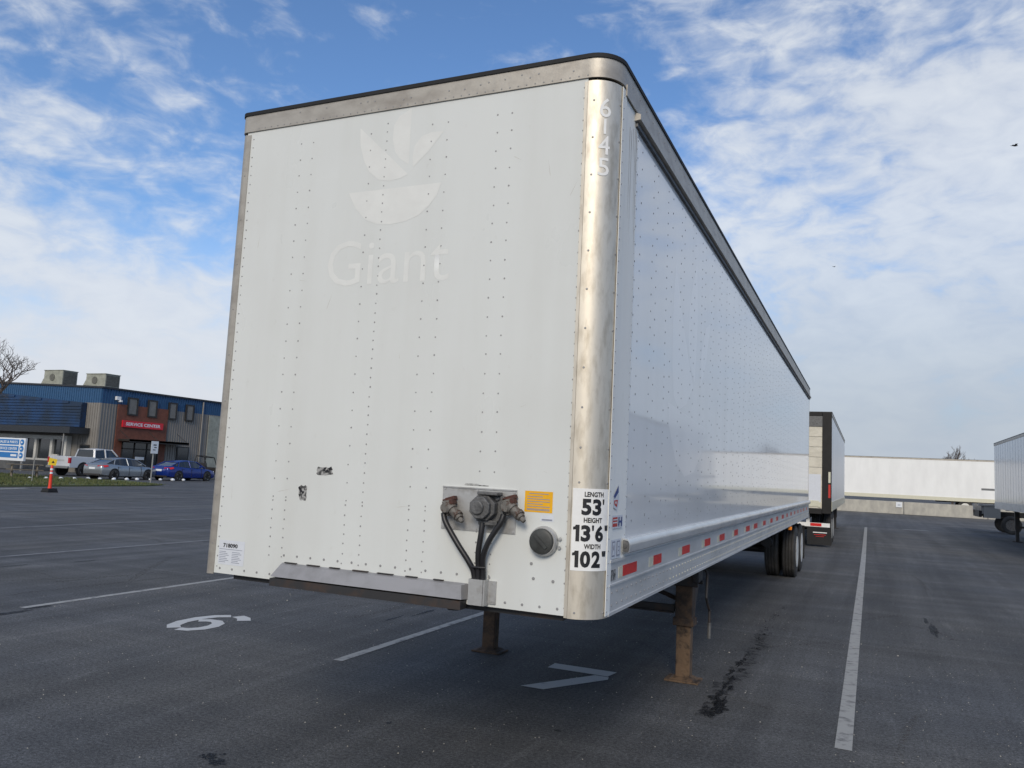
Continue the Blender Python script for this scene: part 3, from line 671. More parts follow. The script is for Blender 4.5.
# front bolster
bm = new(); prism(bm, [(-.712, -.001, 1.142), (.572, -.001, 1.142), (.572, -.001, 1.225), (-.682, -.001, 1.225)], (0, -.002, 0))
ring_loft(bm, [[(-.712, -.005, 1.145), (.57, -.005, 1.145), (.57, -.005, 1.228), (-.682, -.005, 1.228)], [(-.715, -.070, 1.149), (.565, -.070, 1.149), (.54, -.03, 1.218), (-.678, -.03, 1.218)]])
obj('front_bolster', bm, 'bolster', T, bevel=.002)
bm = new(); box(bm, -.712, .565, -.076, -.003, 1.096, 1.141); x = -.66
while x < .5: box(bm, x, x+.06+.05*random.random(), -.018, -.004, 1.2285, 1.233); x += .15+.05*random.random()
obj('bolster_edge', bm, 'under', T)
# underframe
bm = new(); box(bm, -W+.03, W-.03, .17, LEN-.07, 1.215, 1.235)
for k in range(40):
    y = .35+k*.405; box(bm, -W+.05, W-.05, y, y+.05, 1.115, 1.213)
obj('floor_beams', bm, 'under', T)
bm = new(); box(bm, -1.1, 1.1, .05, 1.5, 1.085, 1.112); lathe(bm, [(.90, .045), (.93, .045), (.94, .026), (.98, .026), (1.0, .03)], (0, .95, 0), 'z', 16); obj('kingpin_plate', bm, 'under', T)
for s in (-1, 1):
    lg = bpy.data.objects.new('landing_leg', None); COL.objects.link(lg); lg.parent = T; lg.location = (s*.99, 3.72, 0)
    bm = new(); box(bm, -.078, .078, -.075, .075, .52, 1.21); box(bm, -.095, .095, -.09, .09, .50, .57); box(bm, -.09, .09, -.09, .09, .93, .97)
    obj('upper_tube', bm, 'rust', lg, bevel=.006)
    bm = new(); box(bm, -.066, .066, -.06, .06, .03, .52); obj('lower_tube', bm, 'rust_sunlit' if s > 0 else 'rust', lg, bevel=.006)
    bm = new(); prism(bm, [(-.155, -.12, .0), (.155, -.12, .0), (.155, .12, .0), (-.155, .12, .0)], (0, 0, .018)); ring_loft(bm, [[(-.12, -.1, .018), (.12, -.1, .018), (.12, .1, .018), (-.12, .1, .018)], [(-.07, -.064, .045), (.07, -.064, .045), (.07, .064, .045), (-.07, .064, .045)]])
    obj('foot', bm, 'rust_sunlit' if s > 0 else 'rust', lg, bevel=.004)
    bm = new(); prism(bm, [(s*.06, .10, .60), (s*.06, .5, 1.2), (s*.06, .10, 1.2)], (s*.012, 0, 0)); prism(bm, [(-s*.09, .075, .62), (-s*.09, .10, .62), (-s*.09, .95, 1.2), (-s*.09, .88, 1.2)], (-s*.04, 0, 0))
    box(bm, -.13, .13, -.12, .45, 1.098, 1.113)
    obj('gusset', bm, 'under', lg)
bm = new(); box(bm, .88, 1.12, 3.62, 3.642, .86, 1.10); box(bm, 1.072, 1.13, 3.60, 3.80, .90, 1.09); obj('gearbox', bm, 'under', T, bevel=.01)
bm = new(); box(bm, -.89, .89, 3.70, 3.745, .60, .67); box(bm, -.89, .89, 3.66, 3.70, .60, .612)
for s in (-1, 1): tube(bm, [(s*.9, 3.78, .72), (0, 3.95, .99)], .022, 6)
tube(bm, [(-.88, 3.72, .90), (1.15, 3.72, .90)], .018, 8)
obj('cross_brace', bm, 'under', T)
bm = new(); tube(bm, [(1.05, 3.66, 1.03), (1.17, 3.66, 1.03), (1.20, 3.655, 1.0), (1.20, 3.62, .78), (1.20, 3.70, .70), (1.20, 3.80, .64), (1.20, 3.80, .42)], .0125, 8)
obj('crank_handle', bm, 'under', T)
bm = new(); tube(bm, [(1.20, 3.80, .53), (1.20, 3.80, .39)], .017, 8); obj('crank_grip', bm, 'cast', T)
# bogie
def wheel(parent, loc, s, rim='rim', r=.51, w=.27):
    g = bpy.data.objects.new('wheel', None); COL.objects.link(g); g.parent = parent; g.location = loc
    bm = new(); h = w/2
    prof = [(-h*.75, r*.56), (-h*.98, r*.66), (-h, r*.80), (-h*.9, r*.94), (-h*.78, r*.985)]
    for k in range(4):
        c = -h*.62+k*h*.413; prof += [(c-h*.10, r), (c+h*.08, r), (c+h*.12, r-.014), (c+h*.20, r-.014)] if k < 3 else [(c-h*.10, r), (c+h*.10, r)]
    prof += [(h*.78, r*.985), (h*.9, r*.94), (h, r*.80), (h*.98, r*.66), (h*.75, r*.56)]
    lathe(bm, prof, (0, 0, 0), 'x', 40); obj('tyre', bm, 'tyre', g)
    bm = new(); d = s
    lathe(bm, [(d*h*.98, r*.565), (d*h*1.0, r*.60), (d*h*.86, r*.585), (d*h*.6, r*.52), (d*h*.1, r*.47), (d*-h*.1, r*.36), (d*-h*.12, r*.22), (d*h*.3, r*.20), (d*h*.45, r*.15), (d*h*.5, .0)], (0, 0, 0), 'x', 32)
    for k in range(10): a = 2*PI*k/10; dome(bm, (d*-h*.1, r*.29*math.cos(a), r*.29*math.sin(a)), (d, 0, 0), .018, .03, 6)
    obj('rim', bm, rim, g)
    return g
for y in (13.45, 14.70):
    for s in (-1, 1):
        for x in (1.125, .80): wheel(T, (s*x, y, .51), s if x > 1 else -s)
    bm = new(); tube(bm, [(-1.1, y, .51), (1.1, y, .51)], .075, 12)
    for s in (-1, 1): box(bm, s*.55-.06, s*.55+.06, y-.5, y+.5, .62, .68); box(bm, s*.55-.05, s*.55+.05, y-.05, y+.12, .62, .95)
    obj('axle', bm, 'under', T)
bm = new()
for s in (-1, 1): box(bm, s*.56-.05, s*.56+.05, 11.6, 15.9, .90, 1.113)
for y in (11.9, 13.0, 14.1, 15.3): box(bm, -.5, .5, y, y+.1, .87, .98)
lathe(bm, [(-.4, .12), (-.38, .14), (.38, .14), (.4, .12)], (0, 12.5, .72), 'x', 16); lathe(bm, [(-.1, .1), (.1, .1)], (.75, 12.75, .7), 'y', 14)
obj('slider_frame', bm, 'under', T)
for s in (-1, 1):
    bm = new(); box(bm, s*.97-.30, s*.97+.30, 15.35, 15.365, .22, .95); obj('mud_flap', bm, 'black', T)
bm = new(); box(bm, W+.005, W+.03, 11.25, 11.33, 1.045, 1.10); box(bm, W-.03, W+.004, 11.22, 11.36, 1.045, 1.108); obj('amber_glint', bm, 'amber', T)  # small added block painting the amber glint of lit rusty metal near the tyres
bm = new(); box(bm, -W, W, LEN-.06, LEN, ZB-.01, 4.10); box(bm, -1.2, 1.2, LEN, LEN+.02, 1.2, 3.95); obj('rear_doors', bm, 'alu_rail', T)
bm = new(); box(bm, -1.1, 1.1, LEN-.06, LEN+.02, .56, .66)
for s in (-1, 1): box(bm, s*.75-.04, s*.75+.04, LEN-.05, LEN, .66, 1.1)
obj('rear_bumper', bm, 'under', T)

# ------------------------------------------------------------------ simpler trailers (local: nose at y=0, floor centre, rear at +y)
def plain_trailer(label, loc, rz, skin, group, ribs=0, zb=1.10):
    t = thing('semi_trailer', label, 'trailer', loc, rz, group); Lx = 16.15; H = 4.11
    bm = new(); box(bm, -W, W, 0, Lx, zb+.02, 4.0)
    if ribs:
        y = .6
        while y < Lx:
            for s in (-1, 1): box(bm, min(s*W, s*(W+.004)), max(s*W, s*(W+.004)), y, y+.03, 1.42, 3.99)
            y += ribs
    obj('body', bm, skin, t, bevel=.02)
    bm = new(); box(bm, -W-.012, W+.012, -.012, Lx+.01, 3.99, 4.10); obj('top_rail', bm, 'alu_rail', t, bevel=.01)
    bm = new(); box(bm, -W-.016, W+.016, -.016, Lx+.014, 4.10, 4.12); obj('roof_edge', bm, 'dark', t)
    bm = new()
    for s in (-1, 1): box(bm, min(s*(W-.01), s*(W+.02)), max(s*(W-.01), s*(W+.02)), .05, Lx, zb, zb+.28)
    obj('bottom_rail', bm, 'alu_side' if skin != 'far_white' else 'refl_white', t)
    bm = new(); box(bm, -W+.04, W-.04, .1, Lx-.1, zb+.01, zb+.10)
    for s in (-1, 1): box(bm, s*.56-.05, s*.56+.05, 11.4, 15.9, .82, zb+.01)
    obj('floor_beams', bm, 'under', t)
    for s in (-1, 1):
        lg = bpy.data.objects.new('landing_leg', None); COL.objects.link(lg); lg.parent = t; lg.location = (s*.99, 3.6, 0)
        bm = new(); box(bm, -.08, .08, -.08, .08, .5, zb+.01); box(bm, -.06, .06, -.06, .06, .03, .5); obj('leg_tube', bm, 'under', lg)
        bm = new(); box(bm, -.16, .16, -.13, .13, 0, .03); obj('foot', bm, 'under', lg)
    bm = new(); box(bm, -.9, .9, 3.57, 3.62, .55, .63); obj('cross_brace', bm, 'under', t)
    for y in (13.3, 14.55):
        for s in (-1, 1):
            for x in (1.13, .80): wheel(t, (s*x, y, .51), s if x > 1 else -s)
        bm = new(); tube(bm, [(-1.1, y, .51), (1.1, y, .51)], .075, 10); obj('axle', bm, 'under', t)
    return t
# trailer standing back to back behind the main one (its rear faces the camera)
t2 = plain_trailer('white trailer with dark-framed roll-up rear door, standing behind the big trailer', (.27, 22.35+16.15, 0), PI, 'far_white', 'parked trailers')
ry = 16.15
bm = new()
box(bm, -W-.01, -W+.26, ry, ry+.06, 1.02, 4.1); box(bm, W-.26, W+.01, ry, ry+.06, 1.02, 4.1); box(bm, -W+.26, W-.26, ry, ry+.06, 3.98, 4.1); box(bm, -W+.26, W-.26, ry, ry+.07, 1.0, 1.16)
obj('rear_frame', bm, 'framedark', t2, bevel=.01)
bm = new(); box(bm, -W+.26, W-.26, ry+.0, ry+.05, 3.66, 3.978); obj('door_header', bm, 'cast', t2)
bm = new(); z = 1.17
while z < 3.6: box(bm, -W+.262, W-.262, ry, ry+.03, z, z+.30); z += .311
dr = obj('roll_up_door', bm, 'door', t2, bevel=.006)
bm = new(); box(bm, -.95, -.60, ry+.032, ry+.05, 1.22, 1.40); box(bm, -W+.30, -W+.36, ry+.03, ry+.06, 1.2, 1.34); obj('latch', bm, 'refl_white', dr)
bm = new(); box(bm, -1.0, -.3, ry+.031, ry+.034, 1.36, 2.2); obj('placard', bm, 'paper', dr)
bm = new(); box(bm, -W+.02, -W+.08, ry+.06, ry+.07, 1.95, 2.28, 0); box(bm, -W+.02, -W+.08, ry+.06, ry+.07, 1.5, 1.9, 1); obj('tail_marker', bm, ['refl_white', 'red_ink'], t2)
bm = new(); box(bm, -1.25, 1.25, ry-.35, ry-.27, .60, .72)
for s in (-1, 1): box(bm, s*.62-.05, s*.62+.05, ry-.34, ry-.28, .70, 1.02)
bp_ = obj('rear_bumper', bm, 'white', t2)
for s in (-1, 1):
    bm = new(); box(bm, s*.85-.16, s*.85+.16, ry-.268, ry-.262, .62, .71)
    obj('reflector_tape', bm, 'refl_red', bp_)
for s in (-1, 1):
    bm = new(); box(bm, s*.95-.35, s*.95+.35, ry-.26, ry-.245, .06, .59); fl = obj('mud_flap', bm, 'black', t2)
    bm = new(); box(bm, s*.97-.20, s*.97+.20, ry-.244, ry-.24, .42, .445, 0); box(bm, s*.97-.17, s*.97+.17, ry-.244, ry-.24, .36, .375, 1); box(bm, s*.97-.12, s*.97+.12, ry-.244, ry-.24, .31, .32, 1)
    obj('flap_print', bm, ['white', 'refl_red'], fl)
# trailer on the right, nose away from the camera
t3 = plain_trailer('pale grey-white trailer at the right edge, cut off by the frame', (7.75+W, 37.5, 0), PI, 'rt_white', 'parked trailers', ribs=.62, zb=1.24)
# row across the end of the yard, side on
row = ['white trailer side-on across the end of the yard, behind the low wall', 'white trailer side-on at the end of the yard, behind the right trailer', 'white trailer side-on at the end of the yard, beyond the right frame edge']
for k, x0 in enumerate((-3.9, 12.6, 29.1)):
    t4 = plain_trailer(row[k], (x0, 66+W, .28), -PI/2, 'far_white', 'parked trailers', zb=.92, ribs=1.22)
# low concrete barrier in front of the row
for k in range(9):
    x0 = -6.0+k*5.6
    bm = new(); ring_loft(bm, [[(0, -.05, 0), (0, .40, 0), (0, .32, .95), (0, .03, .95)], [(5.56, -.05, 0), (5.56, .40, 0), (5.56, .32, .95), (5.56, .03, .95)]])
    nm = ['leftmost', 'second', 'third', 'fourth', 'fifth', 'sixth', 'seventh', 'eighth', 'ninth'][k]
    tag(obj('concrete_barrier', bm, 'conc', bevel=.02, loc=(x0, 65.3, 0)), 'pale concrete barrier block under the far trailers, %s from the left' % nm, 'barrier', 'barrier blocks along the end of the yard')
bm = new(); box(bm, -.22, .22, -.02, 0, -.2, .2); o = obj('notice', bm, 'signwhite', loc=(4.85, 65.26, .72)); tag(o, 'small white notice fixed to the far concrete barrier', 'notice')
bm = new(); box(bm, -.10, .10, -.024, -.021, -.08, -.05); box(bm, -.10, .10, -.024, -.021, 0, .03); obj('print', bm, 'ink_far', o)

# terminal tractor beyond the right trailer
tt = thing('yard_tractor', 'dark yard tractor with bare frame, mostly hidden behind the right trailer', 'truck', (7.5, 42.0, 0))
bm = new()
for y in (-.45, .45): box(bm, .1, 4.9, y-.05, y+.05, .78, 1.02)
for x in (.1, 1.4, 2.6, 3.9): box(bm, x, x+.12, -.4, .4, .8, 1.0)
box(bm, 0.0, .12, -1.15, 1.15, .74, 1.05)
obj('frame', bm, 'framedark', tt)
bm = new(); box(bm, .0, 1.0, .6, 1.2, .9, 1.36); obj("deck_box", bm, "post", tt)
bm = new(); box(bm, .0, 1.0, -1.2, -.6, 1.28, 1.36); box(bm, .1, .2, -1.1, -1.0, .9, 1.3); box(bm, .7, .8, -1.1, -1.0, .9, 1.3); box(bm, .2, .9, -1.15, -.75, .72, 1.28); obj("deck_box", bm, "post", tt)
bm = new(); box(bm, .15, 1.25, -.9, -.82, 2.02, 2.12); box(bm, 1.15, 1.3, -.9, -.8, 1.1, 2.12); obj('air_line_boom', bm, 'post', tt)
bm = new(); lathe(bm, [(.0, .42), (.06, .46), (.08, .40)], (2.0, 0, 1.06), 'z', 20); obj('fifth_wheel', bm, 'under', tt)
def wheel_y(parent, loc, s):
    g = wheel(parent, loc, s, 'cast_warm', .43, .28); g.rotation_euler = (0, 0, PI/2); return g
for x in (1.35, 4.4):
    for y, s in ((-1.05, -1), (1.05, 1)): wheel_y(tt, (x, y, .43), s)
bm = new(); box(bm, 3.3, 4.9, -.9, .5, 1.0, 2.9); obj('cab', bm, 'carwhite', tt, bevel=.06)
bm = new(); box(bm, 3.45, 4.75, -.912, -.895, 1.9, 2.7); box(bm, 4.895, 4.912, -.8, .4, 1.8, 2.7); obj('cab_window', bm, 'glass', tt)
bm = new(); lathe(bm, [(1.2, .08), (3.1, .08), (3.12, .05)], (3.1, -.7, 0), 'z', 12); obj('exhaust_stack', bm, 'cast', tt)

# ------------------------------------------------------------------ service building (corner at -54.9, 42.4)
BX, BY = -54.9, 42.4
B = thing('service_building', 'two-storey blue and grey metal service building with red sign', 'building', (BX, BY, 0))
H1 = 7.0; LB = 40; WB = 30; zb = 5.78
def roofz(x): return 7.0+max(0, min(1, -x/15))*.50
bm = new(); box(bm, -WB, 0, 0, LB, 0, zb)
for k in range(110):
    x = -k*.27-.05
    if x > -2.4: box(bm, x-.05, x, -.04, -.001, 0, zb)
for k in range(140):
    y = k*.27+.05; box(bm, .001, .045, y, y+.06, 0, zb)
obj('wall', bm, 'greymetal', B)
bm = new(); ring_loft(bm, [[(-WB, 0, zb), (0, 0, zb), (0, 0, 7.0), (-15, 0, 7.45), (-WB, 0, 7.0)], [(-WB, LB, zb), (0, LB, zb), (0, LB, 7.0), (-15, LB, 7.45), (-WB, LB, 7.0)]])
for k in range(140):
    y = k*.27+.05; box(bm, .001, .045, y, y+.06, zb, 6.98)
for k in range(50):
    x = -k*.27-.05; box(bm, x-.05, x, -.03, -.001, zb, roofz(x)-.02)
obj('blue_band', bm, 'bluemetal', B)
bm = new(); ring_loft(bm, [[(-WB-.15, -.12, 7.0), (-15, -.12, 7.45), (.15, -.12, 7.0), (.15, -.12, 7.14), (-15, -.12, 7.59), (-WB-.15, -.12, 7.14)], [(-WB-.15, LB, 7.0), (-15, LB, 7.45), (.15, LB, 7.0), (.15, LB, 7.14), (-15, LB, 7.59), (-WB-.15, LB, 7.14)]])
obj('roof', bm, 'roof', B)
bm = new(); box(bm, .046, .12, 1.6, 6.9, 2.75, 5.83); bp2 = None
obj('brick_panel', bm, 'brick', B)
for y0 in (1.6, 6.2): bm = new(); box(bm, .046, .11, y0, y0+.7, 0, 2.75); obj('brick_pier', bm, 'brick', B)
for y0, y1, z0, z1 in ((2.5, 3.55, 4.98, 6.5), (4.6, 5.6, 4.98, 6.5), (6.9, 7.85, 4.98, 6.5), (8.9, 9.85, 4.98, 6.5)):
    bm = new(); o0, o1 = .122, .19
    box(bm, o0, o1, y0, y0+.13, z0, z1); box(bm, o0, o1, y1-.13, y1, z0, z1); box(bm, o0, o1, y0+.13, y1-.13, z0, z0+.13); box(bm, o0, o1, y0+.13, y1-.13, z1-.13, z1); box(bm, .0461, o0, y0, y1, z0, z1)
    wf = obj('window', bm, 'frame', B)
    bm = new(); box(bm, o0+.001, o0+.03, y0+.13, y1-.13, z0+.13, z1-.13); obj('pane', bm, 'shade_glass', wf)
bm = new(); box(bm, .122, .26, 2.1, 6.35, 3.95, 4.52); sg = obj('sign_board', bm, 'signred', B)
obj('lettering', text_bm('SERVICE CENTER', 2.4, 4.10, 3.65, .27, lambda u, v: (.265, u, v), .03), 'signwhite', sg, sharp=0, fix=False)
bm = new(); box(bm, .046, 1.5, 1.9, 8.3, 2.78, 2.95); box(bm, 1.42, 1.5, 1.9, 8.3, 2.7, 2.96)
for y in (2.0, 5.0, 8.2): tube(bm, [(1.4, y, 2.9), (.05, y, 3.7)], .02, 6)
obj('entrance_canopy', bm, 'frame', B)
bm = new(); box(bm, .046, .08, 2.3, 6.2, 0, 2.7); en = obj('entrance', bm, 'glass', B)
bm = new()
for y in (2.35, 3.6, 4.9, 6.1): box(bm, .081, .14, y, y+.08, 0, 2.7)
box(bm, .081, .14, 2.35, 6.18, 2.1, 2.2); obj('door_frame', bm, 'frame', en)
bm = new(); box(bm, .141, .15, 3.75, 4.7, 1.25, 1.5); obj('door_notice', bm, 'signwhite', en)
bm = new(); box(bm, .046, .1, 8.3, 9.7, 0.9, 2.6); wf = obj('window', bm, 'frame', B)
bm = new(); box(bm, .101, .11, 8.42, 9.58, 1.0, 2.5); obj('pane', bm, 'glass', wf)
bm = new(); box(bm, .046, .1, 11.9, 16, 0, 5.7); obj('overhead_door', bm, 'hvac', B)
bm = new(); tube(bm, [(.10, 11.0, 0), (.10, 11.0, 6.9)], .07, 6); obj('downspout', bm, 'greymetal', B)
bm = new(); box(bm, .06, .30, 1.25, 1.65, 6.15, 6.45); box(bm, .10, .5, 1.5, 1.65, 6.0, 6.15); obj('wall_lamp', bm, 'signwhite', B)
# slatted parapet and storefront on the left face
bm = new(); prism(bm, [(-WB, -.04, 3.7), (-1.55, -.04, 3.7), (-1.55, -.04, 5.75), (-13, -.04, 6.55), (-WB, -.04, 6.55)], (0, -.46, 0))
z = 3.74
while z < 6.3: box(bm, -WB, min(-1.53, -1.53-(z+.2-5.75)*14.3), -.58, -.501, z, z+.17); z += .24
obj('slatted_fascia', bm, 'bluedark', B)
bm = new(); ring_loft(bm, [[(-WB, -1.9, 3.15), (-.9, -1.9, 3.15), (-.9, -1.9, 3.66), (-WB, -1.9, 3.66)], [(-WB, -.045, 3.15), (-.9, -.045, 3.15), (-.9, -.045, 3.66), (-WB, -.045, 3.66)]]); obj('front_canopy', bm, 'roof', B)
bm = new(); box(bm, -WB, -3.0, -.6, -.045, 0, .85); obj('plinth_wall', bm, 'dimwall', B)
bm = new()
box(bm, -WB, -2.9, -.5, -.045, 2.65, 2.95); box(bm, -WB, -2.9, -.5, -.045, .85, 1.0)
for x in (-12.4, -9.9, -8.35, -6.85, -4.9, -3.2): box(bm, x, x+.28, -.5, -.045, 1.0, 2.65)
box(bm, -4.62, -3.9, -.48, -.05, 1.0, 1.4)
sf = obj('storefront', bm, 'offwhite', B)
bm = new(); box(bm, -WB, -3.0, -.30, -.25, 1.0, 2.65); obj('pane', bm, 'glass', sf)
for x in (-1.75, -12): bm = new(); tube(bm, [(x, -1.7, 0), (x, -1.7, 3.15)], .06, 8); obj('canopy_post', bm, 'post', B)
bm = new(); box(bm, -1.9, -.75, -.06, -.041, .7, 2.3); wf = obj('window', bm, 'frame', B)
bm = new(); box(bm, -1.8, -.85, -.068, -.062, .8, 2.2); obj('pane', bm, 'glass', wf)
# rooftop units
def hvac(x, y, z, w, d, h, label):
    t = thing('rooftop_unit', label, 'air conditioner', (x, y, z), 0, 'rooftop air units')
    bm = new(); box(bm, -w/2+.25, w/2-.25, -d/2+.2, d/2-.2, 0, .35); obj('curb', bm, 'hvac_dark', t)
    bm = new(); box(bm, -w/2, w/2, -d/2, d/2, .35, h); box(bm, -w/2-.05, w/2+.05, -d/2-.05, d/2+.05, h, h+.06); prism(bm, [(-w/2, -d/2, .45), (-w/2-.35, -d/2, .45), (-w/2, -d/2, 1.0)], (0, d, 0)); obj('casing', bm, 'hvac', t, bevel=.02)
    bm = new(); k = 0
    while .45+k*.12 < h-.1: box(bm, w/2+.001, w/2+.03, -d/2+.1, d/2-.1, .45+k*.12, .50+k*.12); k += 1
    box(bm, w/2+.001, w/2+.012, -d/2+.1, d/2-.1, .42, h-.08)
    obj('louvre', bm, 'hvac_dark', t)
    bm = new(); lathe(bm, [(-.04, .33), (0, .33)], (-.1, -d/2, h*.62), 'y', 20); obj('fan_opening', bm, 'hvac_dark', t)
hvac(-64.9, 46.0, 7.25, 2.45, 1.5, 1.65, 'large beige rooftop unit on the building, left of the two')
hvac(-59.4, 46.0, 7.1, 2.4, 1.5, 1.45, 'beige rooftop unit near the roof corner, right of the two')

# monument sign
ms = thing('direction_sign', 'white and blue sales and service sign board before the storefront', 'sign', (-59.1, 38.6, 0))
bm = new(); box(bm, -4.2, 1.05, -.1, .1, .75, 2.55); obj('board', bm, 'signwhite', ms, bevel=.02)
bm = new(); 
for x in (-3.8, .7): box(bm, x, x+.15, -.06, .06, 0, .75)
obj('post', bm, 'post', ms)
for k, (z, s_) in enumerate(((2.02, 'SALES & PARTS'), (1.50, 'SERVICE CENTER'), (.98, 'RENTAL'))):
    bm = new(); box(bm, -3.6, .35, -.115, -.101, z, z+.42); p = obj('name_panel', bm, 'signblue', ms)
    w_ = 2.2 if k < 2 else .9
    obj('lettering', text_bm(s_, .2-w_, z+.11, w_, .20, lambda u, v: (u, -.118, v), .02), 'signwhite', p, sharp=0, fix=False) if k < 2 else obj('blank_strip', sheet(lambda u, v: (u, -.118, v), -.5, .2, z+.12, z+.28), 'signwhite', p, sharp=0)
    bm = new(); lathe(bm, [(-.13, .23), (-.10, .23)], (.72, 0, z+.21), 'y', 16); obj('arrow_disc', bm, 'signblue', ms)
    bm = new(); prism(bm, [(.60, -.131, z+.12), (.86, -.131, z+.21), (.60, -.131, z+.30)], (0, -.01, 0)); obj('arrow', bm, 'signwhite', ms)

# grass strip and kerb
bm = new(); P = [(-32.6, 12), (-33.6, 21), (-34.6, 29.5), (-35.6, 31.6), (-41.2, 33.4), (-41.6, 31.5), (-50.5, 31.5), (-50.5, 8), (-32.2, 4)]
prism(bm, [(x, y, 0) for x, y in P], (0, 0, .07)); struct(obj('grass_verge', bm, 'grass', sharp=0))
bm = new(); rnd = random.Random(3)
for k in range(14000):
    x, y = rnd.uniform(-50, -33), rnd.uniform(14, 31.3)
    if x > -33.9-(y-21)*.1+.25 if y > 12 else False: continue
    if y > 31 and x > -41: continue
    h = rnd.uniform(.05, .14); a = rnd.random()*PI; w_ = .03
    flat_poly(bm, [(x-w_*math.cos(a), y-w_*math.sin(a), .06), (x+w_*math.cos(a), y+w_*math.sin(a), .06), (x+rnd.uniform(-.05, .05), y+rnd.uniform(-.05, .05), .07+h)])
g = obj('grass_blades', bm, 'grass', sharp=0, fix=False); g['kind'] = 'stuff'; g['label'] = 'short tufts of grass on the verge'; g['category'] = 'grass'
bm = new(); box(bm, -54.8, -50.52, 8, 31.5, .0, .08); struct(obj('pavement', bm, 'conc'))
# white stones along the bay
rnd = random.Random(9)
stone0 = None
for k in range(13):
    y = 27.6+k*.95
    if stone0 is None:
        bm = new(); bmesh.ops.create_icosphere(bm, subdivisions=2, radius=.13)
        for v in bm.verts: v.co = v.co*(1+.25*noise.noise(v.co*6)); v.co.z = max(v.co.z*.7, -.10)
        stone0 = o = obj('edge_stone', bm, 'signwhite')
    else:
        o = stone0.copy(); COL.objects.link(o)
    o.location = (-41.75+rnd.uniform(-.12, .12), y, .10); o.rotation_euler = (0, 0, rnd.random()*6); o.scale = (rnd.uniform(.8, 1.2),)*3
    tag(o, 'small whitish stone in the row between grass and parked cars', 'stone', 'white stones edging the parking bay')

# picnic table
pt = thing('picnic_table', 'weathered wooden picnic table on the grass by the building', 'table', (-43.7, 28.6, .08), 1.0)
bm = new()
for k in range(5): box(bm, -.95, .95, -.38+k*.155, -.38+k*.155+.14, .72, .76)
obj('tabletop', bm, 'wood', pt)
for s in (-1, 1):
    bm = new(); box(bm, -.95, .95, s*.72-.13, s*.72+.13, .42, .46); obj('bench', bm, 'wood', pt)
    for q in (-1, 1):
        bm = new(); tube(bm, [(s*.65, q*.72, .0), (s*.65, q*.2, .72)], .055, 4); obj('leg', bm, 'wood', pt)
    bm = new(); box(bm, s*.65-.03, s*.65+.03, -.8, .8, .36, .42); obj('brace', bm, 'wood', pt)

# delineator
dl = thing('delineator_post', 'orange delineator with yellow plate and black base on the asphalt', 'traffic post', (-29.2, 19.6, 0))
bm = new(); prism(bm, [(-.23, -.23, 0), (.23, -.23, 0), (.23, .23, 0), (-.23, .23, 0)], (0, 0, .05)); ring_loft(bm, [[(-.22, -.22, .05), (.22, -.22, .05), (.22, .22, .05), (-.22, .22, .05)], [(-.19, -.19, .17), (.19, -.19, .17), (.19, .19, .17), (-.19, .19, .17)]]); obj('base', bm, 'black', dl)
bm = new(); lathe(bm, [(.16, .085), (.25, .068), (.75, .058), (1.12, .052), (1.15, .03)], (0, 0, 0), 'z', 16); obj('tube', bm, 'orange', dl)
for z in (.78, .93): bm = new(); lathe(bm, [(z, .062), (z+.08, .060)], (0, 0, 0), 'z', 16); obj('reflective_band', bm, 'signwhite', dl)
a = math.atan2(23.6, 31.7)
pc = bpy.data.objects.new('sign_plate', None); COL.objects.link(pc); pc.parent = dl; pc.rotation_euler = (0, 0, .9)
bm = new(); prism(bm, [(-.16, -.012, 1.15), (.14, -.012, 1.13), (.17, -.012, 1.40), (-.13, -.012, 1.46)], (0, .02, 0)); obj('plate', bm, 'yel2', pc)
bm = new(); prism(bm, [(-.04, -.018, 1.24), (.08, -.018, 1.24), (.02, -.018, 1.34)], (0, .005, 0)); obj('mark', bm, 'ink', pc)
# slot sign post
sp = thing('sign_post', 'white parking sign on a thin post before the blue car', 'sign', (-38.4, 33.2, 0), .0)
bm = new(); tube(bm, [(0, 0, 0), (0, 0, 2.6)], .045, 8); obj('post', bm, 'post', sp)
bm = new(); box(bm, .06, .08, -.27, .27, 1.85, 2.62); sb_ = obj('sign_face', bm, 'signwhite', sp)
bm = new(); box(bm, .082, .086, -.12, .12, 2.35, 2.42); box(bm, .082, .086, -.05, .14, 2.2, 2.26); box(bm, .082, .086, -.14, .06, 2.05, 2.1); obj('print', bm, 'ink', sb_)
bm = new(); tube(bm, [(0, 0, 0), (0.02, 0, 1.35)], .025, 6); tag(obj('marker_stake', bm, 'post', loc=(-36.8, 24.2, .05)), 'thin pale stake standing in the grass before the silver car', 'stake')

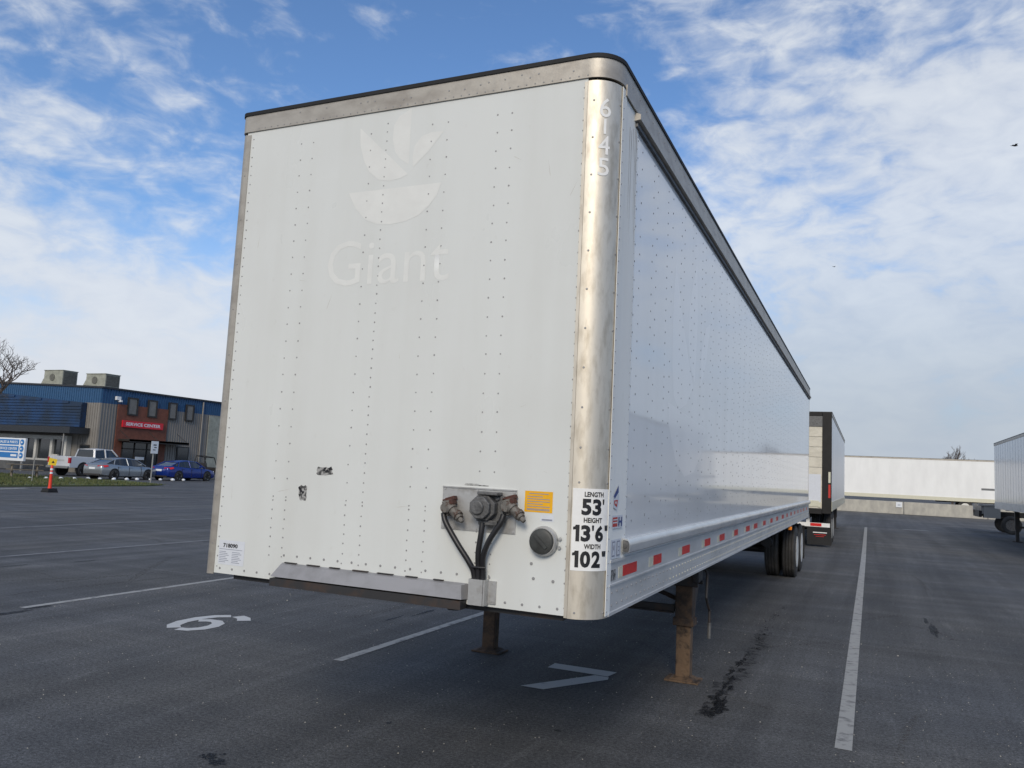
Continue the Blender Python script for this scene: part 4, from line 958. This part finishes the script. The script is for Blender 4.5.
# ------------------------------------------------------------------ cars
def car_wheel(parent, loc, s, r, w=.22, rim='alloy'):
    g = bpy.data.objects.new('wheel', None); COL.objects.link(g); g.parent = parent; g.location = loc; h = w/2
    bm = new(); lathe(bm, [(-h*.9, r*.66), (-h, r*.8), (-h*.8, r*.97), (-h*.5, r), (h*.5, r), (h*.8, r*.97), (h, r*.8), (h*.9, r*.66)], (0, 0, 0), 'x', 28); obj('tyre', bm, 'tyre', g)
    bm = new(); lathe(bm, [(s*h*.9, r*.67), (s*h*.8, r*.60), (s*h*.3, r*.58), (s*h*.3, .0)], (0, 0, 0), 'x', 24, 1)
    for k in range(5):
        a = 2*PI*k/5; c, d_ = math.cos(a), math.sin(a); q = .055
        prism(bm, [(s*h*.5, c*.03-d_*q, d_*.03+c*q), (s*h*.5, c*.03+d_*q, d_*.03-c*q), (s*h*.7, c*r*.62+d_*q*.8, d_*r*.62-c*q*.8), (s*h*.7, c*r*.62-d_*q*.8, d_*r*.62+c*q*.8)], (s*h*.22, 0, 0), 0)
    lathe(bm, [(s*h*.3, r*.12), (s*h*.8, r*.12), (s*h*.85, 0)], (0, 0, 0), 'x', 12)
    obj('rim', bm, [rim, 'frame'], g)
def loft_body(bm, st, mi=0):
    rings = []
    for y, w, z0, z1, cr_ in st:
        hh = z1-z0
        rings.append([(-w*.86, y, z0), (-w*.97, y, z0+.08*hh), (-w, y, z0+.45*hh), (-w*.985, y, z0+.72*hh), (-w*.93, y, z1-.035), (-w*.80, y, z1), (-w*.4, y, z1+cr_*.8), (0, y, z1+cr_), (w*.4, y, z1+cr_*.8), (w*.80, y, z1), (w*.93, y, z1-.035), (w*.985, y, z0+.72*hh), (w, y, z0+.45*hh), (w*.97, y, z0+.08*hh), (w*.86, y, z0)])
    ring_loft(bm, rings, mi)
def sedan(label, loc, rz, paint):
    c = thing('parked_car', label, 'car', loc, rz, 'parked vehicles'); Lc = 4.9
    bm = new()
    loft_body(bm, [(.0, .72, .38, .84, .0), (.06, .82, .30, .93, .01), (.25, .89, .24, 1.03, .01), (.75, .925, .20, 1.04, .015), (1.5, .93, .19, .98, .02), (2.6, .93, .19, .94, .02), (3.4, .93, .19, .93, .03), (4.1, .91, .20, .87, .05), (4.6, .86, .22, .76, .05), (4.83, .74, .28, .64, .03), (4.9, .6, .36, .56, .0)])
    obj('body', bm, paint, c)
    # cabin: glass volume, roof skin and pillars
    gst = [(.42, .70, 1.03, 1.05, .64), (1.15, .80, .99, 1.34, .60), (1.75, .83, .97, 1.43, .60), (2.4, .84, .95, 1.44, .60), (2.95, .83, .95, 1.38, .59), (3.75, .76, .93, .97, .66)]
    bm = new(); ring_loft(bm, [[(-w, y, z0-.02), (-wt, y, z1-.02), (wt, y, z1-.02), (w, y, z0-.02)] for y, w, z0, z1, wt in gst]); obj('windows', bm, 'glass', c)
    bm = new(); ring_loft(bm, [[(-wt-.03, y, z1-.05), (-wt*.93, y, z1), (0, y, z1+.03), (wt*.93, y, z1), (wt+.03, y, z1-.05)] for y, w, z0, z1, wt in gst[1:5]])
    for s in (-1, 1):
        for (ya, wa, za), (yb, wb, zb_) in (((.42, .70, 1.03), (1.15, .60, 1.33)), ((2.95, .60, 1.37), (3.72, .76, .95)), ((2.15, .845, .95), (2.12, .625, 1.41)), ((.98, .80, .99), (1.18, .63, 1.33))):
            tube(bm, [(s*wa, ya, za), (s*(wb+.0), yb, zb_)], .035, 6)
    obj('roof', bm, paint, c)
    for s in (-1, 1):
        bm = new(); box(bm, s*.90-.03, s*.90+.03, 2.95, 3.12, .96, 1.07); box(bm, s*.99-.09, s*.99+.09, 2.98, 3.08, .98, 1.10); obj('mirror', bm, paint, c, bevel=.02)
        bm = new(); prism(bm, [(s*.45, -.01, .83), (s*.90, .16, .80), (s*.925, .42, .86), (s*.90, .40, .96), (s*.80, .06, .93), (s*.45, .01, .92)], (0, .04, .0)); obj('tail_lamp', bm, 'tail', c)
        bm = new(); prism(bm, [(s*.60, 4.80, .60), (s*.86, 4.52, .66), (s*.84, 4.55, .76), (s*.58, 4.80, .69)], (0, .05, 0)); obj('headlight', bm, 'signwhite', c)
        for y in (.98, 3.83):
            bm = new(); lathe(bm, [(s*.80, .40), (s*.935, .395)], (0, y, .36), 'x', 28); obj('wheel_arch', bm, 'black', c)
            car_wheel(c, (s*.85, y, .335), s, .335)
        bm = new(); box(bm, s*.93-.012, s*.93+.012, 1.35, 1.5, .82, .845); box(bm, s*.935-.012, s*.935+.012, 2.3, 2.45, .80, .825); obj('door_handle', bm, paint, c)
        for y in (1.25, 2.18, 3.2): bm = new(); box(bm, min(s*.915, s*.938), max(s*.915, s*.938), y, y+.012, .30, .88); obj('door_seam', bm, 'frame', c)
    bm = new(); box(bm, -.26, .26, -.02, .03, .66, .79); obj('number_plate', bm, 'signwhite', c)
    bm = new(); box(bm, -.7, .7, .0, .12, .26, .36); obj('rear_valance', bm, 'frame', c)
    return c
sedan('silver sedan parked tail-first toward the white pickup, red tail lamp showing', (-43.7, 33.2, 0), .05, 'carsilver')
sedan('bright blue sedan parked behind the sign post, nose hidden by the trailer', (-42.9, 37.9, 0), .06, 'carblue')
pk = thing('parked_pickup', 'white crew-cab pickup truck parked behind the silver sedan', 'pickup truck', (-49.2, 34.9, 0), .06, 'parked vehicles')
bm = new(); loft_body(bm, [(2.05, 1.0, .50, 1.25, 0), (2.1, 1.0, .48, 1.26, 0), (3.6, 1.0, .48, 1.24, .0), (4.2, 1.0, .48, 1.22, .03), (5.4, .99, .50, 1.16, .05), (5.78, .93, .52, 1.08, .03), (5.88, .85, .55, 1.0, 0)]); obj('body', bm, 'carwhite', pk)
bm = new()
for s in (-1, 1): box(bm, min(s*.90, s*1.0), max(s*.90, s*1.0), .02, 2.08, .56, 1.30)
box(bm, -.9, .9, .05, 2.05, .56, .70); box(bm, -.98, .98, 0, .08, .60, 1.30); box(bm, -.9, .9, 2.0, 2.08, .7, 1.3); obj('cargo_bed', bm, 'carwhite', pk, bevel=.02)
bm = new(); box(bm, -.98, .98, -.14, 0, .50, .66); obj('rear_bumper', bm, 'post', pk, bevel=.02)
gs = [(2.10, .90, 1.24, 1.28, .82), (2.22, .92, 1.22, 1.84, .74), (3.0, .93, 1.22, 1.90, .74), (3.7, .93, 1.22, 1.87, .73), (4.45, .88, 1.2, 1.24, .8)]
bm = new(); ring_loft(bm, [[(-w, y, z0-.02), (-wt, y, z1-.02), (wt, y, z1-.02), (w, y, z0-.02)] for y, w, z0, z1, wt in gs]); obj('windows', bm, 'glass', pk)
bm = new(); ring_loft(bm, [[(-wt-.04, y, z1-.06), (-wt*.93, y, z1), (0, y, z1+.03), (wt*.93, y, z1), (wt+.04, y, z1-.06)] for y, w, z0, z1, wt in gs[1:4]])
for s in (-1, 1):
    for a_, b_ in (((s*.91, 2.14, 1.24), (s*.76, 2.24, 1.83)), ((s*.76, 3.72, 1.85), (s*.89, 4.42, 1.22)), ((s*.935, 3.1, 1.24), (s*.77, 3.1, 1.86)), ((s*.86, 2.12, 1.24), (s*.72, 2.2, 1.82))): tube(bm, [a_, b_], .055, 6)
obj('roof', bm, 'carwhite', pk)
for s in (-1, 1):
    bm = new(); box(bm, s*.93-.08, s*.93+.08, -.015, .12, .86, 1.22); obj('tail_lamp', bm, 'tail', pk)
    bm = new(); box(bm, s*1.08-.10, s*1.08+.10, 3.95, 4.05, 1.2, 1.42); obj('mirror', bm, 'black', pk)
    for y in (1.15, 4.9):
        bm = new(); lathe(bm, [(s*.85, .50), (s*1.006, .50)], (0, y, .46), 'x', 28); obj('wheel_arch', bm, 'black', pk)
        car_wheel(pk, (s*.92, y, .41), s, .41, .26)
bm = new(); box(bm, -.5, .5, -.012, -.001, .98, 1.08); obj('tailgate_strip', bm, 'offwhite', pk)
pk.scale = (1.04, 1.0, 1.05)
# small utility cart with roll cage
ut = thing('utility_cart', 'black utility cart with roll cage beside the blue car', 'utility cart', (-46.2, 44.0, 0), -.1, 'parked vehicles')
bm = new(); box(bm, -.65, .65, .1, 1.0, .55, .95); box(bm, -.65, .65, 1.0, 2.0, .4, .6); loft_body(bm, [(2.0, .6, .45, .98, 0), (2.6, .58, .45, .92, .03), (2.85, .5, .5, .8, 0)]); box(bm, -.5, .5, 1.0, 1.15, .6, 1.3)
obj('body', bm, 'frame', ut, bevel=.03)
bm = new()
for s in (-1, 1): tube(bm, [(s*.62, 2.1, .9), (s*.58, 1.75, 1.75), (s*.58, .95, 1.85), (s*.62, .75, .9)], .035, 8)
tube(bm, [(-.58, 1.75, 1.75), (.58, 1.75, 1.75)], .035, 8); tube(bm, [(-.58, .95, 1.85), (.58, .95, 1.85)], .035, 8)
obj('roll_cage', bm, 'black', ut)
for y in (.5, 2.4):
    for s in (-1, 1): car_wheel(ut, (s*.62, y, .33), s, .33, .24)

# ------------------------------------------------------------------ trees and birds
def bare_tree(name, label, loc, h, seed, spread=.62, r0=.2, depth=7):
    rn = random.Random(seed); t = thing(name, label, 'tree', loc, 0)
    tb = new(); cb = new()
    def grow(p, d, ln, r, lv):
        q = p+d*ln*.5+Vector((rn.uniform(-1, 1), rn.uniform(-1, 1), 0))*ln*.05; e = q+(d+Vector((rn.uniform(-.2, .2), rn.uniform(-.2, .2), rn.uniform(0, .15)))).normalized()*ln*.5
        tube(tb if lv == 0 else cb, [p, q, e], [r, r*.85, r*.70], 6 if lv < 2 else 4 if lv < 4 else 3)
        if lv >= depth: return
        for k in range(3 if lv in (0, 1, 3, 5) else 2):
            ax = Vector((rn.uniform(-1, 1), rn.uniform(-1, 1), rn.uniform(-.25, .5))).normalized()
            nd = (d*(.85 if lv else .7)+ax*spread*rn.uniform(.7, 1.25)+Vector((0, 0, .10))).normalized()
            s0 = p.lerp(e, rn.uniform(.55, 1.0)) if k and lv else e
            grow(s0, nd, ln*rn.uniform(.66, .86), max(r*.66, .009), lv+1)
    grow(Vector((0, 0, 0)), Vector((0, 0, 1)), h*.26, r0, 0)
    obj('trunk', tb, 'bark', t); obj('crown', cb, 'bark', t, fix=False)
bare_tree('bare_tree', 'leafless tree at the left edge before the blue building', (-48.0, 28.8, .07), 10.0, 11, .72, .22, 8)
bare_tree('bare_tree', 'small leafless tree showing over the far trailers', (14.9, 140, 0), 9.9, 4, .38, .2, 6)
def bird(label, loc, s, rz, roll):
    bm = new()
    lathe(bm, [(-.22, .0), (-.16, .04), (0, .07), (.14, .05), (.2, .035), (.26, .0)], (0, 0, 0), 'x', 10)
    prism(bm, [(-.2, 0, 0), (-.38, -.07, 0), (-.38, .07, 0)], (0, 0, .01))
    for q in (-1, 1):
        ring_loft(bm, [[(.10, q*.03, .02), (-.08, q*.03, .02), (-.08, q*.03, .035)], [(.14, q*.30, .13), (-.08, q*.30, .13), (-.08, q*.30, .14)], [(.02, q*.62, .06), (-.10, q*.60, .06), (-.06, q*.60, .065)]])
    o = obj('bird', bm, 'feather', loc=loc); o.rotation_euler = (roll, 0, rz); o.scale = (s, s, s); tag(o, label, 'bird')
bird('dark bird gliding high at the right edge of the sky', (12.17, 60, 26.5), .8, .25, .25)
bird('tiny distant bird over the rear of the trailer', (-.4, 80, 23.6), .45, .8, .2)
